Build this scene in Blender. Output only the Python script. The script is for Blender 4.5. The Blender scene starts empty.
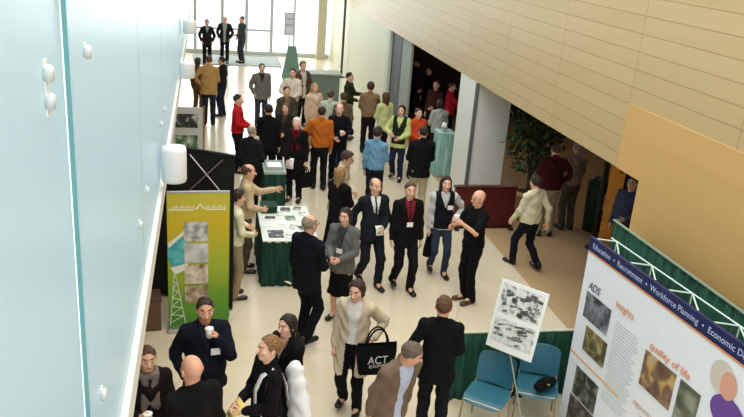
import bpy, bmesh, math, random
import numpy as np
from mathutils import Vector, Matrix
random.seed(4)
SC = bpy.context.scene
COL = SC.collection
PI = math.pi
R = math.radians

# ------------------------------------------------------------------ camera
H = 5.2
PP = np.array([372., 208.]); VP = np.array([205., -83.]); ND = np.array([205., 2350.])
FPX = math.sqrt(-np.dot(VP-PP, ND-PP))
def unit(v):
    v = np.asarray(v, float); return v/np.linalg.norm(v)
_Y = unit([*(VP-PP), FPX]); _D = unit([*(ND-PP), FPX]); _X = unit(np.cross(_D, _Y))
RW = np.array([_X, _Y, -_D])            # camera (right, down, forward) -> world
CAM = np.array([0, 0, H])
def ray(x, y): return RW @ unit([x-PP[0], y-PP[1], FPX])
def onZ(x, y, Z=0.):
    d = ray(x, y); return CAM + d*(Z-H)/d[2]
def onX(x, y, X):
    d = ray(x, y); return CAM + d*X/d[0]
def onY(x, y, Y):
    d = ray(x, y); return CAM + d*Y/d[1]
cd = bpy.data.cameras.new('camera'); cam = bpy.data.objects.new('camera', cd); COL.objects.link(cam)
m = Matrix.Identity(4)
for i in range(3):
    m[i][0] = RW[i, 0]; m[i][1] = -RW[i, 1]; m[i][2] = -RW[i, 2]
m[2][3] = H
cam.matrix_world = m
cd.sensor_width = 36; cd.lens = FPX*36/744; cd.clip_end = 200
SC.camera = cam
SC.view_settings.view_transform = 'Standard'
SC.view_settings.exposure = 0.0

# ------------------------------------------------------------------ materials
def srgb(r, g, b):
    f = lambda c: (c/255/12.92) if c/255 <= .04045 else ((c/255+.055)/1.055)**2.4
    return (f(r), f(g), f(b), 1)
_mats = {}
def mat(rgb, rough=.7, var=.10, scale=18., bump=.0, bscale=90., metal=0., spec=.4, name=None, coat=0.):
    key = (rgb, rough, var, scale, bump, bscale, metal, spec, coat)
    if key in _mats: return _mats[key]
    M = bpy.data.materials.new(name or 'm_%d_%d_%d' % rgb); M.use_nodes = True
    nt = M.node_tree; b = nt.nodes['Principled BSDF']
    b.inputs['Roughness'].default_value = rough; b.inputs['Metallic'].default_value = metal
    b.inputs['Specular IOR Level'].default_value = spec
    b.inputs['Coat Weight'].default_value = coat
    tc = nt.nodes.new('ShaderNodeTexCoord'); nz = nt.nodes.new('ShaderNodeTexNoise')
    nz.inputs['Scale'].default_value = scale; nz.inputs['Detail'].default_value = 3
    nt.links.new(tc.outputs['Object'], nz.inputs['Vector'])
    mx = nt.nodes.new('ShaderNodeMix'); mx.data_type = 'RGBA'
    c = srgb(*rgb)
    mx.inputs[6].default_value = (*[v*(1-var) for v in c[:3]], 1)
    mx.inputs[7].default_value = (*[min(1, v*(1+var)) for v in c[:3]], 1)
    nt.links.new(nz.outputs['Fac'], mx.inputs[0]); nt.links.new(mx.outputs[2], b.inputs['Base Color'])
    if bump:
        n2 = nt.nodes.new('ShaderNodeTexNoise'); n2.inputs['Scale'].default_value = bscale
        nt.links.new(tc.outputs['Object'], n2.inputs['Vector'])
        bp = nt.nodes.new('ShaderNodeBump'); bp.inputs['Strength'].default_value = bump; bp.inputs['Distance'].default_value = .01
        nt.links.new(n2.outputs['Fac'], bp.inputs['Height']); nt.links.new(bp.outputs['Normal'], b.inputs['Normal'])
    _mats[key] = M
    return M
def cloth(rgb):
    k = .66 if sum(rgb) < 210 else .88 if sum(rgb) < 420 else .95
    rgb = [int(v*k) for v in rgb]
    return mat(tuple(rgb), .9, .20, 9., .4, 60., spec=.12)
def skinm(rgb):
    rgb = [min(250, int(v*q)) for v, q in zip(rgb, (1.06, 1.08, 1.10))]
    return mat(tuple(rgb), .5, .06, 14., spec=.35)
def metal(rgb, rough=.35): return mat(tuple(rgb), rough, .04, 10., metal=.9)
def plain(rgb, rough=.55): return mat(tuple(rgb), rough, .05, 8.)
def ramp_mat(name, stops, axis='Z', coord='Object', rough=.5, scale=1., off=0., noise=0.):
    M = bpy.data.materials.new(name); M.use_nodes = True; nt = M.node_tree; b = nt.nodes['Principled BSDF']
    b.inputs['Roughness'].default_value = rough
    tc = nt.nodes.new('ShaderNodeTexCoord'); sp = nt.nodes.new('ShaderNodeSeparateXYZ')
    nt.links.new(tc.outputs[coord], sp.inputs[0])
    ma = nt.nodes.new('ShaderNodeMath'); ma.operation = 'MULTIPLY_ADD'; ma.inputs[1].default_value = scale; ma.inputs[2].default_value = off
    nt.links.new(sp.outputs[axis], ma.inputs[0])
    src = ma.outputs[0]
    if noise:
        nz = nt.nodes.new('ShaderNodeTexNoise'); nz.inputs['Scale'].default_value = 3
        nt.links.new(tc.outputs[coord], nz.inputs['Vector'])
        m2 = nt.nodes.new('ShaderNodeMath'); m2.operation = 'MULTIPLY_ADD'; m2.inputs[1].default_value = noise
        nt.links.new(nz.outputs['Fac'], m2.inputs[0]); nt.links.new(src, m2.inputs[2]); src = m2.outputs[0]
    cr = nt.nodes.new('ShaderNodeValToRGB'); el = cr.color_ramp.elements
    while len(el) < len(stops): el.new(.5)
    for e, (p_, c_) in zip(el, stops): e.position = p_; e.color = srgb(*c_)
    nt.links.new(src, cr.inputs[0]); nt.links.new(cr.outputs[0], b.inputs['Base Color'])
    return M
def blot_mat(name, cols, scale=6., kind='noise', rough=.5):
    """printed picture: patches of the given colours"""
    M = bpy.data.materials.new(name); M.use_nodes = True; nt = M.node_tree; b = nt.nodes['Principled BSDF']
    b.inputs['Roughness'].default_value = rough
    tc = nt.nodes.new('ShaderNodeTexCoord')
    nz = nt.nodes.new('ShaderNodeTexNoise' if kind == 'noise' else 'ShaderNodeTexVoronoi'); nz.inputs['Scale'].default_value = scale
    nt.links.new(tc.outputs['Object'], nz.inputs['Vector'])
    cr = nt.nodes.new('ShaderNodeValToRGB'); cr.color_ramp.interpolation = 'LINEAR'; el = cr.color_ramp.elements
    while len(el) < len(cols): el.new(.5)
    n = len(cols); cols = sorted(cols, key=sum)
    for i, c in enumerate(cols):
        el[i].position = .3+.4*i/max(1, n-1) if kind == 'noise' else .9*i/max(1, n-1); el[i].color = srgb(*c)
    nt.links.new(nz.outputs['Fac' if kind == 'noise' else 'Distance'], cr.inputs[0]); nt.links.new(cr.outputs[0], b.inputs['Base Color'])
    return M
def drape_mat(rgb, axis='X', freq=55.):
    M = bpy.data.materials.new('drape'); M.use_nodes = True; nt = M.node_tree; b = nt.nodes['Principled BSDF']
    b.inputs['Roughness'].default_value = .85; b.inputs['Specular IOR Level'].default_value = .15
    tc = nt.nodes.new('ShaderNodeTexCoord'); nz = nt.nodes.new('ShaderNodeTexNoise'); nz.inputs['Scale'].default_value = 5
    mp = nt.nodes.new('ShaderNodeMapping'); mp.inputs['Scale'].default_value = (4, 4, .4)
    nt.links.new(tc.outputs['Object'], mp.inputs[0]); nt.links.new(mp.outputs[0], nz.inputs['Vector'])
    cr = nt.nodes.new('ShaderNodeValToRGB'); c = srgb(*rgb)
    cr.color_ramp.elements[0].position = .3; cr.color_ramp.elements[0].color = (c[0]*.6, c[1]*.6, c[2]*.6, 1)
    cr.color_ramp.elements[1].position = .7; cr.color_ramp.elements[1].color = (c[0]*1.3, c[1]*1.3, c[2]*1.3, 1)
    nt.links.new(nz.outputs['Fac'], cr.inputs[0]); nt.links.new(cr.outputs[0], b.inputs['Base Color'])
    return M

# ------------------------------------------------------------------ object helpers
def tag(o, label=None, cat=None, group=None, kind=None):
    if label: o['label'] = label
    if cat: o['category'] = cat
    if group: o['group'] = group
    if kind: o['kind'] = kind
    return o
def thing(name, label, cat, loc=(0, 0, 0), rz=0., group=None, s=1.):
    o = bpy.data.objects.new(name, None); COL.objects.link(o); o.empty_display_size = .2
    o.location = loc; o.rotation_euler = (0, 0, rz); o.scale = (s, s, s)
    return tag(o, label, cat, group)
def link(name, me, mats, parent=None):
    o = bpy.data.objects.new(name, me); COL.objects.link(o)
    for k in (mats if isinstance(mats, (list, tuple)) else [mats]): me.materials.append(k)
    if parent: o.parent = parent
    return o
def obj(name, bm, mats, parent=None, smooth=False):
    bmesh.ops.recalc_face_normals(bm, faces=bm.faces)
    me = bpy.data.meshes.new(name); bm.to_mesh(me); bm.free()
    if smooth:
        for p_ in me.polygons: p_.use_smooth = True
    return link(name, me, mats, parent)
def struct(name, bm, m_, parent=None, label=None):
    o = obj(name, bm, m_, parent)
    if not parent: o['kind'] = 'structure'
    if label: o['label'] = label
    return o
def NB(): return bmesh.new()
def box(bm, x0, x1, y0, y1, z0, z1, bev=0., M=None):
    r = bmesh.ops.create_cube(bm, size=1)
    for v in r['verts']:
        v.co = Vector((x0+(v.co.x+.5)*(x1-x0), y0+(v.co.y+.5)*(y1-y0), z0+(v.co.z+.5)*(z1-z0)))
    if bev:
        es = list({e for v in r['verts'] for e in v.link_edges})
        r2 = bmesh.ops.bevel(bm, geom=es, offset=bev, segments=2, affect='EDGES', profile=.6)
        vs = {v for f in r2['faces'] for v in f.verts}
        r['verts'] = [v for v in bm.verts if v in vs]
    if M is not None:
        for v in r['verts']: v.co = M @ v.co
    return bm
def tube(bm, pts, r, n=8, cap=True):
    pts = [Vector(p_) for p_ in pts]; rings = []
    rr = r if isinstance(r, (list, tuple)) else [r]*len(pts)
    prev = None
    for i, p_ in enumerate(pts):
        t = (pts[min(i+1, len(pts)-1)]-pts[max(i-1, 0)]).normalized()
        a = prev if prev is not None else (Vector((0, 0, 1)) if abs(t.z) < .9 else Vector((1, 0, 0)))
        u = (a-t*a.dot(t)).normalized(); prev = u; w = t.cross(u)
        rings.append([bm.verts.new(p_+(u*math.cos(2*PI*k/n)+w*math.sin(2*PI*k/n))*rr[i]) for k in range(n)])
    for a, b in zip(rings, rings[1:]):
        for k in range(n): bm.faces.new((a[k], a[(k+1) % n], b[(k+1) % n], b[k]))
    if cap: bm.faces.new(rings[0][::-1]); bm.faces.new(rings[-1])
    return bm
def lathe(bm, prof, n=24, c=(0, 0, 0), cap=True):
    rings = []
    for r_, z in prof: rings.append([bm.verts.new((c[0]+r_*math.cos(2*PI*k/n), c[1]+r_*math.sin(2*PI*k/n), c[2]+z)) for k in range(n)])
    for a, b in zip(rings, rings[1:]):
        for k in range(n): bm.faces.new((a[k], a[(k+1) % n], b[(k+1) % n], b[k]))
    if cap: bm.faces.new(rings[0][::-1]); bm.faces.new(rings[-1])
    return bm
def quad(bm, a, b, c, d):
    bm.faces.new([bm.verts.new(Vector(p_)) for p_ in (a, b, c, d)]); return bm
def text_mesh(name, txt, size, mats, parent, M, italic=0., fit=None, extr=.001):
    cu = bpy.data.curves.new(name, 'FONT'); cu.body = txt; cu.size = size; cu.extrude = extr; cu.shear = italic
    t = bpy.data.objects.new(name+'_tmp', cu); COL.objects.link(t)
    dg = bpy.context.evaluated_depsgraph_get(); me = bpy.data.meshes.new_from_object(t.evaluated_get(dg))
    bpy.data.objects.remove(t)
    if fit:
        xs = [v.co.x for v in me.vertices]; w = max(xs)-min(xs); k = fit/w
        for v in me.vertices: v.co.x = (v.co.x-min(xs))*k
    me.transform(M)
    me.materials.clear()
    return link(name, me, mats, parent)

# ------------------------------------------------------------------ signed distance bodies
class Field:
    def __init__(s, lo, hi, v):
        s.lo = np.array(lo, float); s.v = v
        n = np.ceil((np.array(hi)-s.lo)/v).astype(int)+1
        s.ax = [s.lo[i]+v*np.arange(n[i]) for i in range(3)]
        s.A = np.full(n, .2, np.float32)
    def sub(s, lo, hi):
        a = np.clip(np.floor((np.array(lo)-s.lo)/s.v).astype(int), 0, np.array(s.A.shape))
        b = np.clip(np.ceil((np.array(hi)-s.lo)/s.v).astype(int)+1, 0, np.array(s.A.shape))
        if (b <= a).any(): return None, None
        sl = tuple(slice(a[i], b[i]) for i in range(3))
        g = np.stack(np.meshgrid(*[s.ax[i][sl[i]] for i in range(3)], indexing='ij'), -1)
        return sl, g
    def put(s, sl, d, k, minus=False):
        a = s.A[sl]
        if minus: a, d = -a, d
        if k > 0:
            h = np.maximum(k-np.abs(a-d), 0)/k; r = np.minimum(a, d)-h*h*k*.25
        else: r = np.minimum(a, d)
        s.A[sl] = -r if minus else r
    def cone(s, a, b, ra, rb, k=.02, flat=None, minus=False):
        a = np.array(a, float); b = np.array(b, float); mg = max(ra, rb)+.04+k
        if flat: mg *= max(1., flat[1])
        sl, g = s.sub(np.minimum(a, b)-mg, np.maximum(a, b)+mg)
        if sl is None: return
        p = g-a
        sc = 1.
        if flat:
            ax, f = unit(flat[0]), flat[1]
            p = p+(1/f-1)*(p@ax)[..., None]*ax; sc = min(1., f)
        ba = b-a; L = ba@ba+1e-9
        t = np.clip((p@ba)/L, 0, 1)
        d = (np.linalg.norm(p-t[..., None]*ba, axis=-1)-(ra+(rb-ra)*t))*sc
        s.put(sl, d, k, minus)
    def ell(s, c, r, M=None, k=.02, minus=False, pw=None):
        c = np.array(c, float); r = np.array(r, float); mg = max(r)+.04+k
        sl, g = s.sub(c-mg, c+mg)
        if sl is None: return
        p = g-c
        if M is not None: p = p@M          # into local axes
        k0 = np.linalg.norm(p/r, axis=-1); k1 = np.linalg.norm(p/(r*r), axis=-1)+1e-9
        d = k0*(k0-1)/k1
        s.put(sl, d, k, minus)
    def plane(s, p0, n):                    # keep the side behind n
        g = np.stack(np.meshgrid(*s.ax, indexing='ij'), -1)
        s.A = np.maximum(s.A, ((g-np.array(p0))@unit(n)).astype(np.float32))
    def folds(s, amp, seed=0.):
        x, y, z = np.meshgrid(*s.ax, indexing='ij')
        s.A += (amp*np.sin(34*z+5*np.sin(11*x+seed)+4*y+seed)*np.sin(17*x+9*y+3*z+seed*2)).astype(np.float32)
    def strands(s, amp, seed=0.):
        x, y, z = np.meshgrid(*s.ax, indexing='ij')
        s.A += (amp*np.sin(95*x+6*np.sin(30*z+seed)+seed)*np.sin(60*y+25*z+4*np.sin(40*x+seed))).astype(np.float32)
    def mesh(s):
        A = s.A; lo = s.lo; v = s.v
        A[0], A[-1] = .2, .2; A[:, 0], A[:, -1] = .2, .2; A[:, :, 0], A[:, :, -1] = .2, .2
        S = A < 0
        nx, ny, nz = [n-1 for n in A.shape]
        cs = [(i, j, k) for i in (0, 1) for j in (0, 1) for k in (0, 1)]
        cnt = sum(S[i:i+nx, j:j+ny, k:k+nz].astype(np.int8) for i, j, k in cs)
        act = (cnt > 0) & (cnt < 8)
        I = np.argwhere(act)
        idx = np.full(act.shape, -1, np.int32); idx[act] = np.arange(len(I))
        acc = np.zeros((len(I), 3)); num = np.zeros(len(I))
        for c0 in cs:
            for a in range(3):
                if c0[a]: continue
                c1 = list(c0); c1[a] = 1
                va = A[I[:, 0]+c0[0], I[:, 1]+c0[1], I[:, 2]+c0[2]]; vb = A[I[:, 0]+c1[0], I[:, 1]+c1[1], I[:, 2]+c1[2]]
                mk = (va < 0) != (vb < 0)
                t = np.where(mk, va/np.where(mk, va-vb, 1), 0)
                q = np.tile(np.array(c0, float), (len(I), 1)); q[:, a] += t
                acc[mk] += q[mk]; num += mk
        V = lo+v*(I+acc/num[:, None])
        F = []
        for a in range(3):
            b, c = (a+1) % 3, (a+2) % 3
            s0 = [slice(None)]*3; s1 = [slice(None)]*3; s0[a] = slice(0, -1); s1[a] = slice(1, None)
            e = S[tuple(s0)] != S[tuple(s1)]
            E_ = np.argwhere(e); flip = S[tuple(s0)][e]
            def cell(db, dc):
                q = E_.copy(); q[:, b] -= db; q[:, c] -= dc; return idx[q[:, 0], q[:, 1], q[:, 2]]
            Q = np.stack([cell(1, 1), cell(0, 1), cell(0, 0), cell(1, 0)], 1)
            Q[~flip] = Q[~flip][:, ::-1]
            F.append(Q)
        F = np.concatenate(F)
        return V, F[(F >= 0).all(1)]
def np_mesh(name, V, F, mi=None):
    me = bpy.data.meshes.new(name)
    me.vertices.add(len(V)); me.vertices.foreach_set('co', np.asarray(V, np.float32).ravel())
    me.loops.add(F.size); me.loops.foreach_set('vertex_index', F.astype(np.int32).ravel())
    me.polygons.add(len(F)); me.polygons.foreach_set('loop_start', np.arange(0, F.size, 4, dtype=np.int32))
    me.polygons.foreach_set('use_smooth', np.ones(len(F), bool))
    if mi is not None: me.polygons.foreach_set('material_index', mi.astype(np.int32))
    me.update(calc_edges=True); me.validate()
    return me
def vnormals(V, F):
    n = np.cross(V[F[:, 2]]-V[F[:, 0]], V[F[:, 3]]-V[F[:, 1]]); N_ = np.zeros_like(V)
    for k in range(4): np.add.at(N_, F[:, k], n)
    return N_/(np.linalg.norm(N_, axis=1)[:, None]+1e-12)
def split(V, F, cls, k):
    f = F[cls == k]; u, inv = np.unique(f, return_inverse=True)
    return V[u], inv.reshape(f.shape), u

def rotx(a): c, s = math.cos(a), math.sin(a); return np.array([[1, 0, 0], [0, c, -s], [0, s, c]])
def roty(a): c, s = math.cos(a), math.sin(a); return np.array([[c, 0, s], [0, 1, 0], [-s, 0, c]])
def rotz(a): c, s = math.cos(a), math.sin(a); return np.array([[c, -s, 0], [s, c, 0], [0, 0, 1]])
def ik(a, t, l1, l2, hint):
    a = np.array(a, float); t = np.array(t, float); d = t-a; L = np.linalg.norm(d); L2 = min(L, (l1+l2)*.998); u = d/L
    t = a+u*L2
    x = (l1*l1-l2*l2+L2*L2)/(2*L2); h = math.sqrt(max(0, l1*l1-x*x))
    w = np.array(hint, float); w = w-u*(w@u); w = unit(w)
    return a+u*x+w*h, t

ARMS = {  # wrist for the +x arm (x mirrored for the other), elbow hint
    'down': ((.225, -.03, .885), (.25, .9, 0)), 'swing_front': ((.23, -.20, .93), (.3, .8, -.3)), 'swing_back': ((.25, .17, .93), (.3, .9, -.2)),
    'pocket': ((.205, -.075, .955), (.8, .7, 0)), 'front': ((.07, -.25, 1.07), (.6, .5, -.5)), 'low_front': ((.09, -.23, .93), (.7, .5, -.3)),
    'fold': ((-.03, -.20, 1.19), (.8, .2, -.5)), 'cup': ((.14, -.31, 1.20), (.6, .3, -.7)), 'high_cup': ((.10, -.33, 1.33), (.5, .2, -.8)),
    'mouth': ((.085, -.19, 1.43), (.5, .0, -.8)), 'behind': ((.04, .20, .97), (.9, .3, 0)), 'reach': ((.16, -.46, 1.22), (.5, .3, -.8)),
    'table': ((.17, -.40, .99), (.5, .5, -.6)), 'strap': ((.15, -.19, 1.27), (.7, .4, -.6)), 'shoulder_bag': ((.24, -.06, 1.08), (.6, .8, -.2)),
    'elbow': ((.16, -.22, 1.13), (.8, .4, -.4)), 'hip': ((.20, -.03, 1.03), (1, .4, 0)), 'camera': ((.10, -.28, 1.45), (.7, 0, -.6)),
}
_eye = None
def eye_mesh():
    global _eye
    if _eye is None:
        bm = NB(); bmesh.ops.create_uvsphere(bm, u_segments=10, v_segments=8, radius=.0108)
        me = bpy.data.meshes.new('eye')
        for f in bm.faces:
            f.smooth = True
            if f.calc_center_median().normalized().y < -.62: f.material_index = 1
        bm.to_mesh(me); bm.free()
        me.materials.append(plain((205, 192, 184), .3)); me.materials.append(plain((45, 32, 25), .3)); _eye = me
    return _eye
PEOPLE = []
def person(label, px, h, yaw, hair=('short', (60, 45, 35)), skin=(214, 165, 138), top=('jacket', (40, 40, 46)), inner=None, tie=None,
           legs=('trousers', (35, 35, 40)), shoes=(25, 22, 22), L='down', R_='down', stride=0., lean=0., side=0., twist=0., hp=0., hy=0.,
           fat=1., badge=None, lanyard=None, scarf=None, glasses=False, sleeves='long', wid=1., vest=None, collar=True, beard=None, belt=None,
           spread=.10, curl=.5, group='people in the hall', nohands=False):
    s = h/1.75
    dist = None
    # ---- skeleton
    drop = .045*min(1, abs(stride)/.3)
    piv = np.array([0, 0, 1.0-drop]); M = rotz(R(twist))@rotx(R(lean))@roty(R(side))
    T = lambda p_: piv+M@(np.array(p_, float)-drop*np.array([0, 0, 1])-piv)
    lower = np.array([0, 0, -drop])
    sh = {1: T((.163*wid, .012, 1.415)), -1: T((-.163*wid, .012, 1.415))}
    HM = M@rotz(R(hy))@rotx(R(hp))
    nb = T((0, .015, 1.475)); hc = nb+M@np.array([0, -.012, .045])+HM@np.array([0, -.012, .117])
    G = lambda p_: hc+HM@np.array(p_, float)
    topz = G((0, 0.01, .117))
    tgt = onZ(px[0], px[1], topz[2]*s)
    o3 = rotz(R(yaw))@topz*s
    loc = (tgt[0]-o3[0], tgt[1]-o3[1], 0)
    dist = loc[1]
    q = 0 if dist < 8.3 else 1 if dist < 13.3 else 2 if dist < 18 else 3
    vh, vg, vf, vb = [(.0055, .0095, .0045, .014), (.007, .012, .0055, .016), (.0095, .0155, .0075, .02), (.013, .021, .010, .026)][q]
    root = thing('person', label, 'person', loc, R(yaw), group, s)
    wr, el = {}, {}
    for sd, sp in ((1, L), (-1, R_)):
        w, hint = ARMS[sp] if isinstance(sp, str) else sp
        w = T((w[0]*sd, w[1], w[2])); hint = M@np.array([hint[0]*sd, hint[1], hint[2]])
        el[sd], wr[sd] = ik(sh[sd], w, .285, .255, hint)
    hipj = {sd: np.array([sd*.088, 0, .90-drop]) for sd in (1, -1)}
    kn, an = {}, {}
    for sd in (1, -1):
        a = np.array([sd*spread, -sd*stride*.5+.02, .085+(.05 if stride*sd < -.1 else 0)])
        kn[sd], an[sd] = ik(hipj[sd], a, .415, .41, (0.05*sd, -1, 0))
    yax = M@np.array([0, 1, 0])
    fy = (np.array([0, 1, 0]), .74)
    # ---- body: fine head and hands, coarser trunk and limbs, one mesh
    parts = []
    F = Field(hc-[.15, .16, .24], hc+[.15, .16, .17], vh)
    F.ell(G((0, .012, .025)), (.076, .097, .092), HM, 0); F.ell(G((0, -.018, -.035)), (.060, .072, .083), HM, .03)
    F.ell(G((0, -.055, -.09)), (.030, .026, .024), HM, .025)
    for sd in (1, -1):
        F.ell(G((sd*.038, -.055, -.022)), (.026, .026, .024), HM, .02)
        F.ell(G((sd*.033, -.100, .004)), (.018, .016, .012), HM, .012, minus=True)
        F.ell(G((sd*.079, .012, -.006)), (.011, .021, .033), HM@rotz(-sd*.35), .004)
    F.cone(G((-.036, -.080, .030)), G((.036, -.080, .030)), .009, .009, .014)
    F.cone(G((0, -.088, .008)), G((0, -.110, -.030)), .008, .0145, .008)
    F.ell(G((0, -.084, -.062)), (.025, .012, .010), HM, .006)
    F.cone(G((0, .015, -.06)), nb+M@np.array([0, 0, -.03]), .056, .06, .03)
    V, Q = F.mesh(); c = (V[Q].mean(1)-hc)@HM; mi = np.zeros(len(Q))
    fr = c[:, 1] < -.06
    mi[fr & (abs(c[:, 0]) < .024) & (abs(c[:, 2]+.062) < .009)] = 1
    mi[fr & (abs(abs(c[:, 0])-.034) < .020) & (abs(c[:, 2]-.036) < .0050)] = 2
    if beard is not None: mi[(c[:, 1] < .0) & (c[:, 2] < -.045) & ~((abs(c[:, 0]) < .024) & (abs(c[:, 2]+.062) < .007))] = 2
    parts.append((V, Q, mi))
    palm = {}
    for sd in (1, -1):
        d = unit(wr[sd]-el[sd]); ref = M@np.array([-sd, 0, 0.]) if abs(d@(M@np.array([1, 0, 0]))) < .8 else M@np.array([0, 0, -1.])
        n = unit(ref-d*(ref@d)); t_ = np.cross(n, d)*sd; f_ = M@np.array([0, -1, .3])
        if t_@f_ < 0: t_ = -t_
        w = wr[sd]; P = lambda a, b, c_: w+d*a+t_*b+n*c_
        palm[sd] = (P(.085, .0, .03), d, n, t_)
        F = Field(np.minimum(w, P(.1, 0, 0))-.13, np.maximum(w, P(.1, 0, 0))+.13, vf)
        F.cone(P(-.03, 0, 0), P(.03, 0, 0), .025, .027, 0)
        F.cone(P(.025, 0, 0), P(.082, .0, 0), .034, .040, .015, (n, .42))
        for i, (b, ln) in enumerate(((.031, .066), (.0105, .078), (-.0105, .072), (-.031, .055))):
            a0 = P(.085, b, 0); ang = curl*(.8+.12*i); p0 = a0
            for j, fr_ in enumerate((.45, .32, .26)):
                dd = d*math.cos(ang*(j+.4))+n*math.sin(ang*(j+.4)); p1 = p0+dd*ln*fr_
                F.cone(p0, p1, .0088-.001*j, .0082-.001*j, .003); p0 = p1
        p0 = P(.03, .026, .004); p1 = P(.058, .052, .016); p2 = P(.088, .058, .028)
        F.cone(p0, p1, .013, .010, .008); F.cone(p1, p2, .010, .008, .003)
        V, Q = F.mesh(); parts.append((V, Q, np.zeros(len(Q))))
    F = Field(np.minimum.reduce([wr[1], wr[-1], an[1], an[-1], sh[-1], nb])-[.16, .2, .1], np.maximum.reduce([wr[1], wr[-1], an[1], an[-1], sh[1], nb])+[.16, .2, .05], vb)
    F.cone(T((0, 0, 1.06)), T((0, 0, 1.31)), .132*wid*fat, .148*wid, .05, (yax, .66))
    F.cone(np.array([0, 0, .90])+lower, T((0, 0, 1.06)), .150*fat, .135*fat, .05, (yax, .72))
    F.cone(sh[-1], sh[1], .046, .046, .05); F.cone(nb, nb+M@np.array([0, 0, .04]), .055, .052, .04)
    for sd in (1, -1):
        F.cone(sh[sd], el[sd], .045, .037, .03); F.cone(el[sd], wr[sd], .037, .027, .02)
        F.cone(hipj[sd], kn[sd], .082, .058, .04); F.cone(kn[sd], an[sd], .056, .040, .02)
        F.cone(an[sd], an[sd]+[0, -.12, -.045], .038, .028, .02)
    V, Q = F.mesh(); parts.append((V, Q, np.zeros(len(Q))))
    off = 0; VV, QQ, MI = [], [], []
    for V, Q, mi in parts: VV.append(V); QQ.append(Q+off); MI.append(mi); off += len(V)
    hcol = hair[1]
    lip = tuple(int(a*b) for a, b in zip(skin, (.86, .66, .66)))
    link('body', np_mesh('body', np.concatenate(VV), np.concatenate(QQ), np.concatenate(MI)), [skinm(skin), skinm(lip), plain(hcol, .8)], root)
    for sd in (1, -1):
        e = bpy.data.objects.new('eye', eye_mesh()); COL.objects.link(e); e.parent = root
        mm = Matrix(HM.tolist()).to_4x4(); mm.translation = Vector(G((sd*.033, -.0815, .004))); e.matrix_local = mm
    # ---- hair
    kind = hair[0]
    if kind != 'bald':
        F = Field(hc-[.17, .19, .46], hc+[.17, .22, .2], vh*1.15)
        F.ell(G((0, .016, .031)), (.084, .103, .096) if kind in ('short', 'ring') else (.088, .108, .099), HM, 0)
        if kind in ('short', 'ring', 'bun', 'thick'):
            if kind == 'thick': F.ell(G((0, .0, .05)), (.090, .108, .094), HM, .02)
            F.plane(G((0, -.060, .083)), HM@np.array([0, -.84, -.54]))
            if kind == 'ring': F.ell(G((0, -.035, .105)), (.078, .105, .072), HM, .004, minus=True)
            if kind == 'bun': F.ell(G((0, .125, .03)), (.045, .045, .045), HM, .015)
        else:
            F.ell(G((0, .035, -.02)), (.092, .086, .115), HM, .03)
            F.plane(G((0, -.058, .075)), HM@np.array([0, -.93, -.36]))
            if kind == 'long':
                F.cone(G((0, .05, -.04)), nb+M@np.array([0, .085, -.14]), .085, .07, .03, (yax, .55))
                for sd in (1, -1): F.cone(G((sd*.072, .03, -.04)), nb+M@np.array([sd*.10, .0, -.08]), .030, .022, .02)
            F.ell(G((0, -.115, -.045)), (.068, .095, .125), HM, .008, minus=True)
            F.ell(G((0, -.05, -.15)), (.075, .075, .09), HM, .008, minus=True)
        F.strands(.0055 if kind in ('short', 'ring') else .007, len(label))
        V, Q = F.mesh()
        if len(Q): link('hair', np_mesh('hair', V, Q), mat(tuple(hcol), .55, .45, 55., .5, 130., spec=.3), root)
    # ---- top garment
    tk, tc = top
    e, hem, fl = {'jacket': (.022, .80, .012), 'suit': (.020, .80, .01), 'coat': (.028, .50, .05), 'long_coat': (.028, .36, .07), 'sweater': (.022, .92, 0), 'shirt': (.020, .93, 0),
                  'tee': (.020, .92, 0), 'half_coat': (.026, .70, .03), 'mid_coat': (.026, .60, .04), 'blouse': (.020, .88, .01)}[tk]
    lo = np.minimum.reduce([wr[1], wr[-1], sh[-1], sh[1], np.array([-.22, -.2, hem])])-[.13, .17, .10]; hi = np.maximum.reduce([wr[1], wr[-1], sh[-1], sh[1], nb, np.array([.22, .2, 0])])+[.13, .17, .10]
    F = Field(lo, hi, vg)
    F.cone(T((0, 0, 1.05)), T((0, 0, 1.31)), .140*wid*fat+e, .152*wid+e, .05, (yax, .70))
    if hem < .78:
        F.cone(T((0, 0, 1.02)), np.array([0, .01, hem-.05])+lower, .150*fat+e, .165*fat+e+fl, .05, (fy[0], .78))
        if abs(stride) > .1: 
            for sd in (1, -1): F.cone(hipj[sd], kn[sd], .09+e, .07+e, .05)
    else:
        F.cone(T((0, 0, 1.05)), np.array([0, .0, hem-.05])+lower, .150*fat+e, .176*fat+e+fl, .05, (yax, .76))
    if fat > 1.05: F.ell(T((0, -.05, 1.07)), (.15*fat, .125*fat, .16), M, .05)
    F.plane((0, 0, hem-drop), (0, 0, -1))
    F.cone(sh[-1], sh[1], .046+e, .046+e, .05)
    F.cone(sh[-1]*.5+nb*.5, sh[1]*.5+nb*.5, .050+e*.5, .050+e*.5, .04)
    if collar: F.cone(nb+M@np.array([0, .012, -.02]), nb+M@np.array([0, .016, .028]), .064, .067, .012)
    for sd in (1, -1):
        if sleeves == 'none': continue
        F.cone(sh[sd], el[sd] if sleeves == 'long' else sh[sd]*.25+el[sd]*.75, .046+e, (.038 if sleeves == 'long' else .048)+e, .03)
        if sleeves == 'long': F.cone(el[sd], el[sd]+(wr[sd]-el[sd])*.94, .039+e, .030+e*.7, .02)
    F.folds(.006 if tk in ('suit', 'jacket') else .0075, len(label)*1.3)
    V, Q = F.mesh()
    c = V[Q].mean(1); loc_c = (c-piv)@M+piv+[0, 0, drop]
    def segd(a, b):
        ba = b-a; t = np.clip(((c-a)@ba)/(ba@ba), 0, 1); return np.linalg.norm(c-a-t[:, None]*ba, axis=1)
    onarm = np.zeros(len(c), bool)
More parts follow.
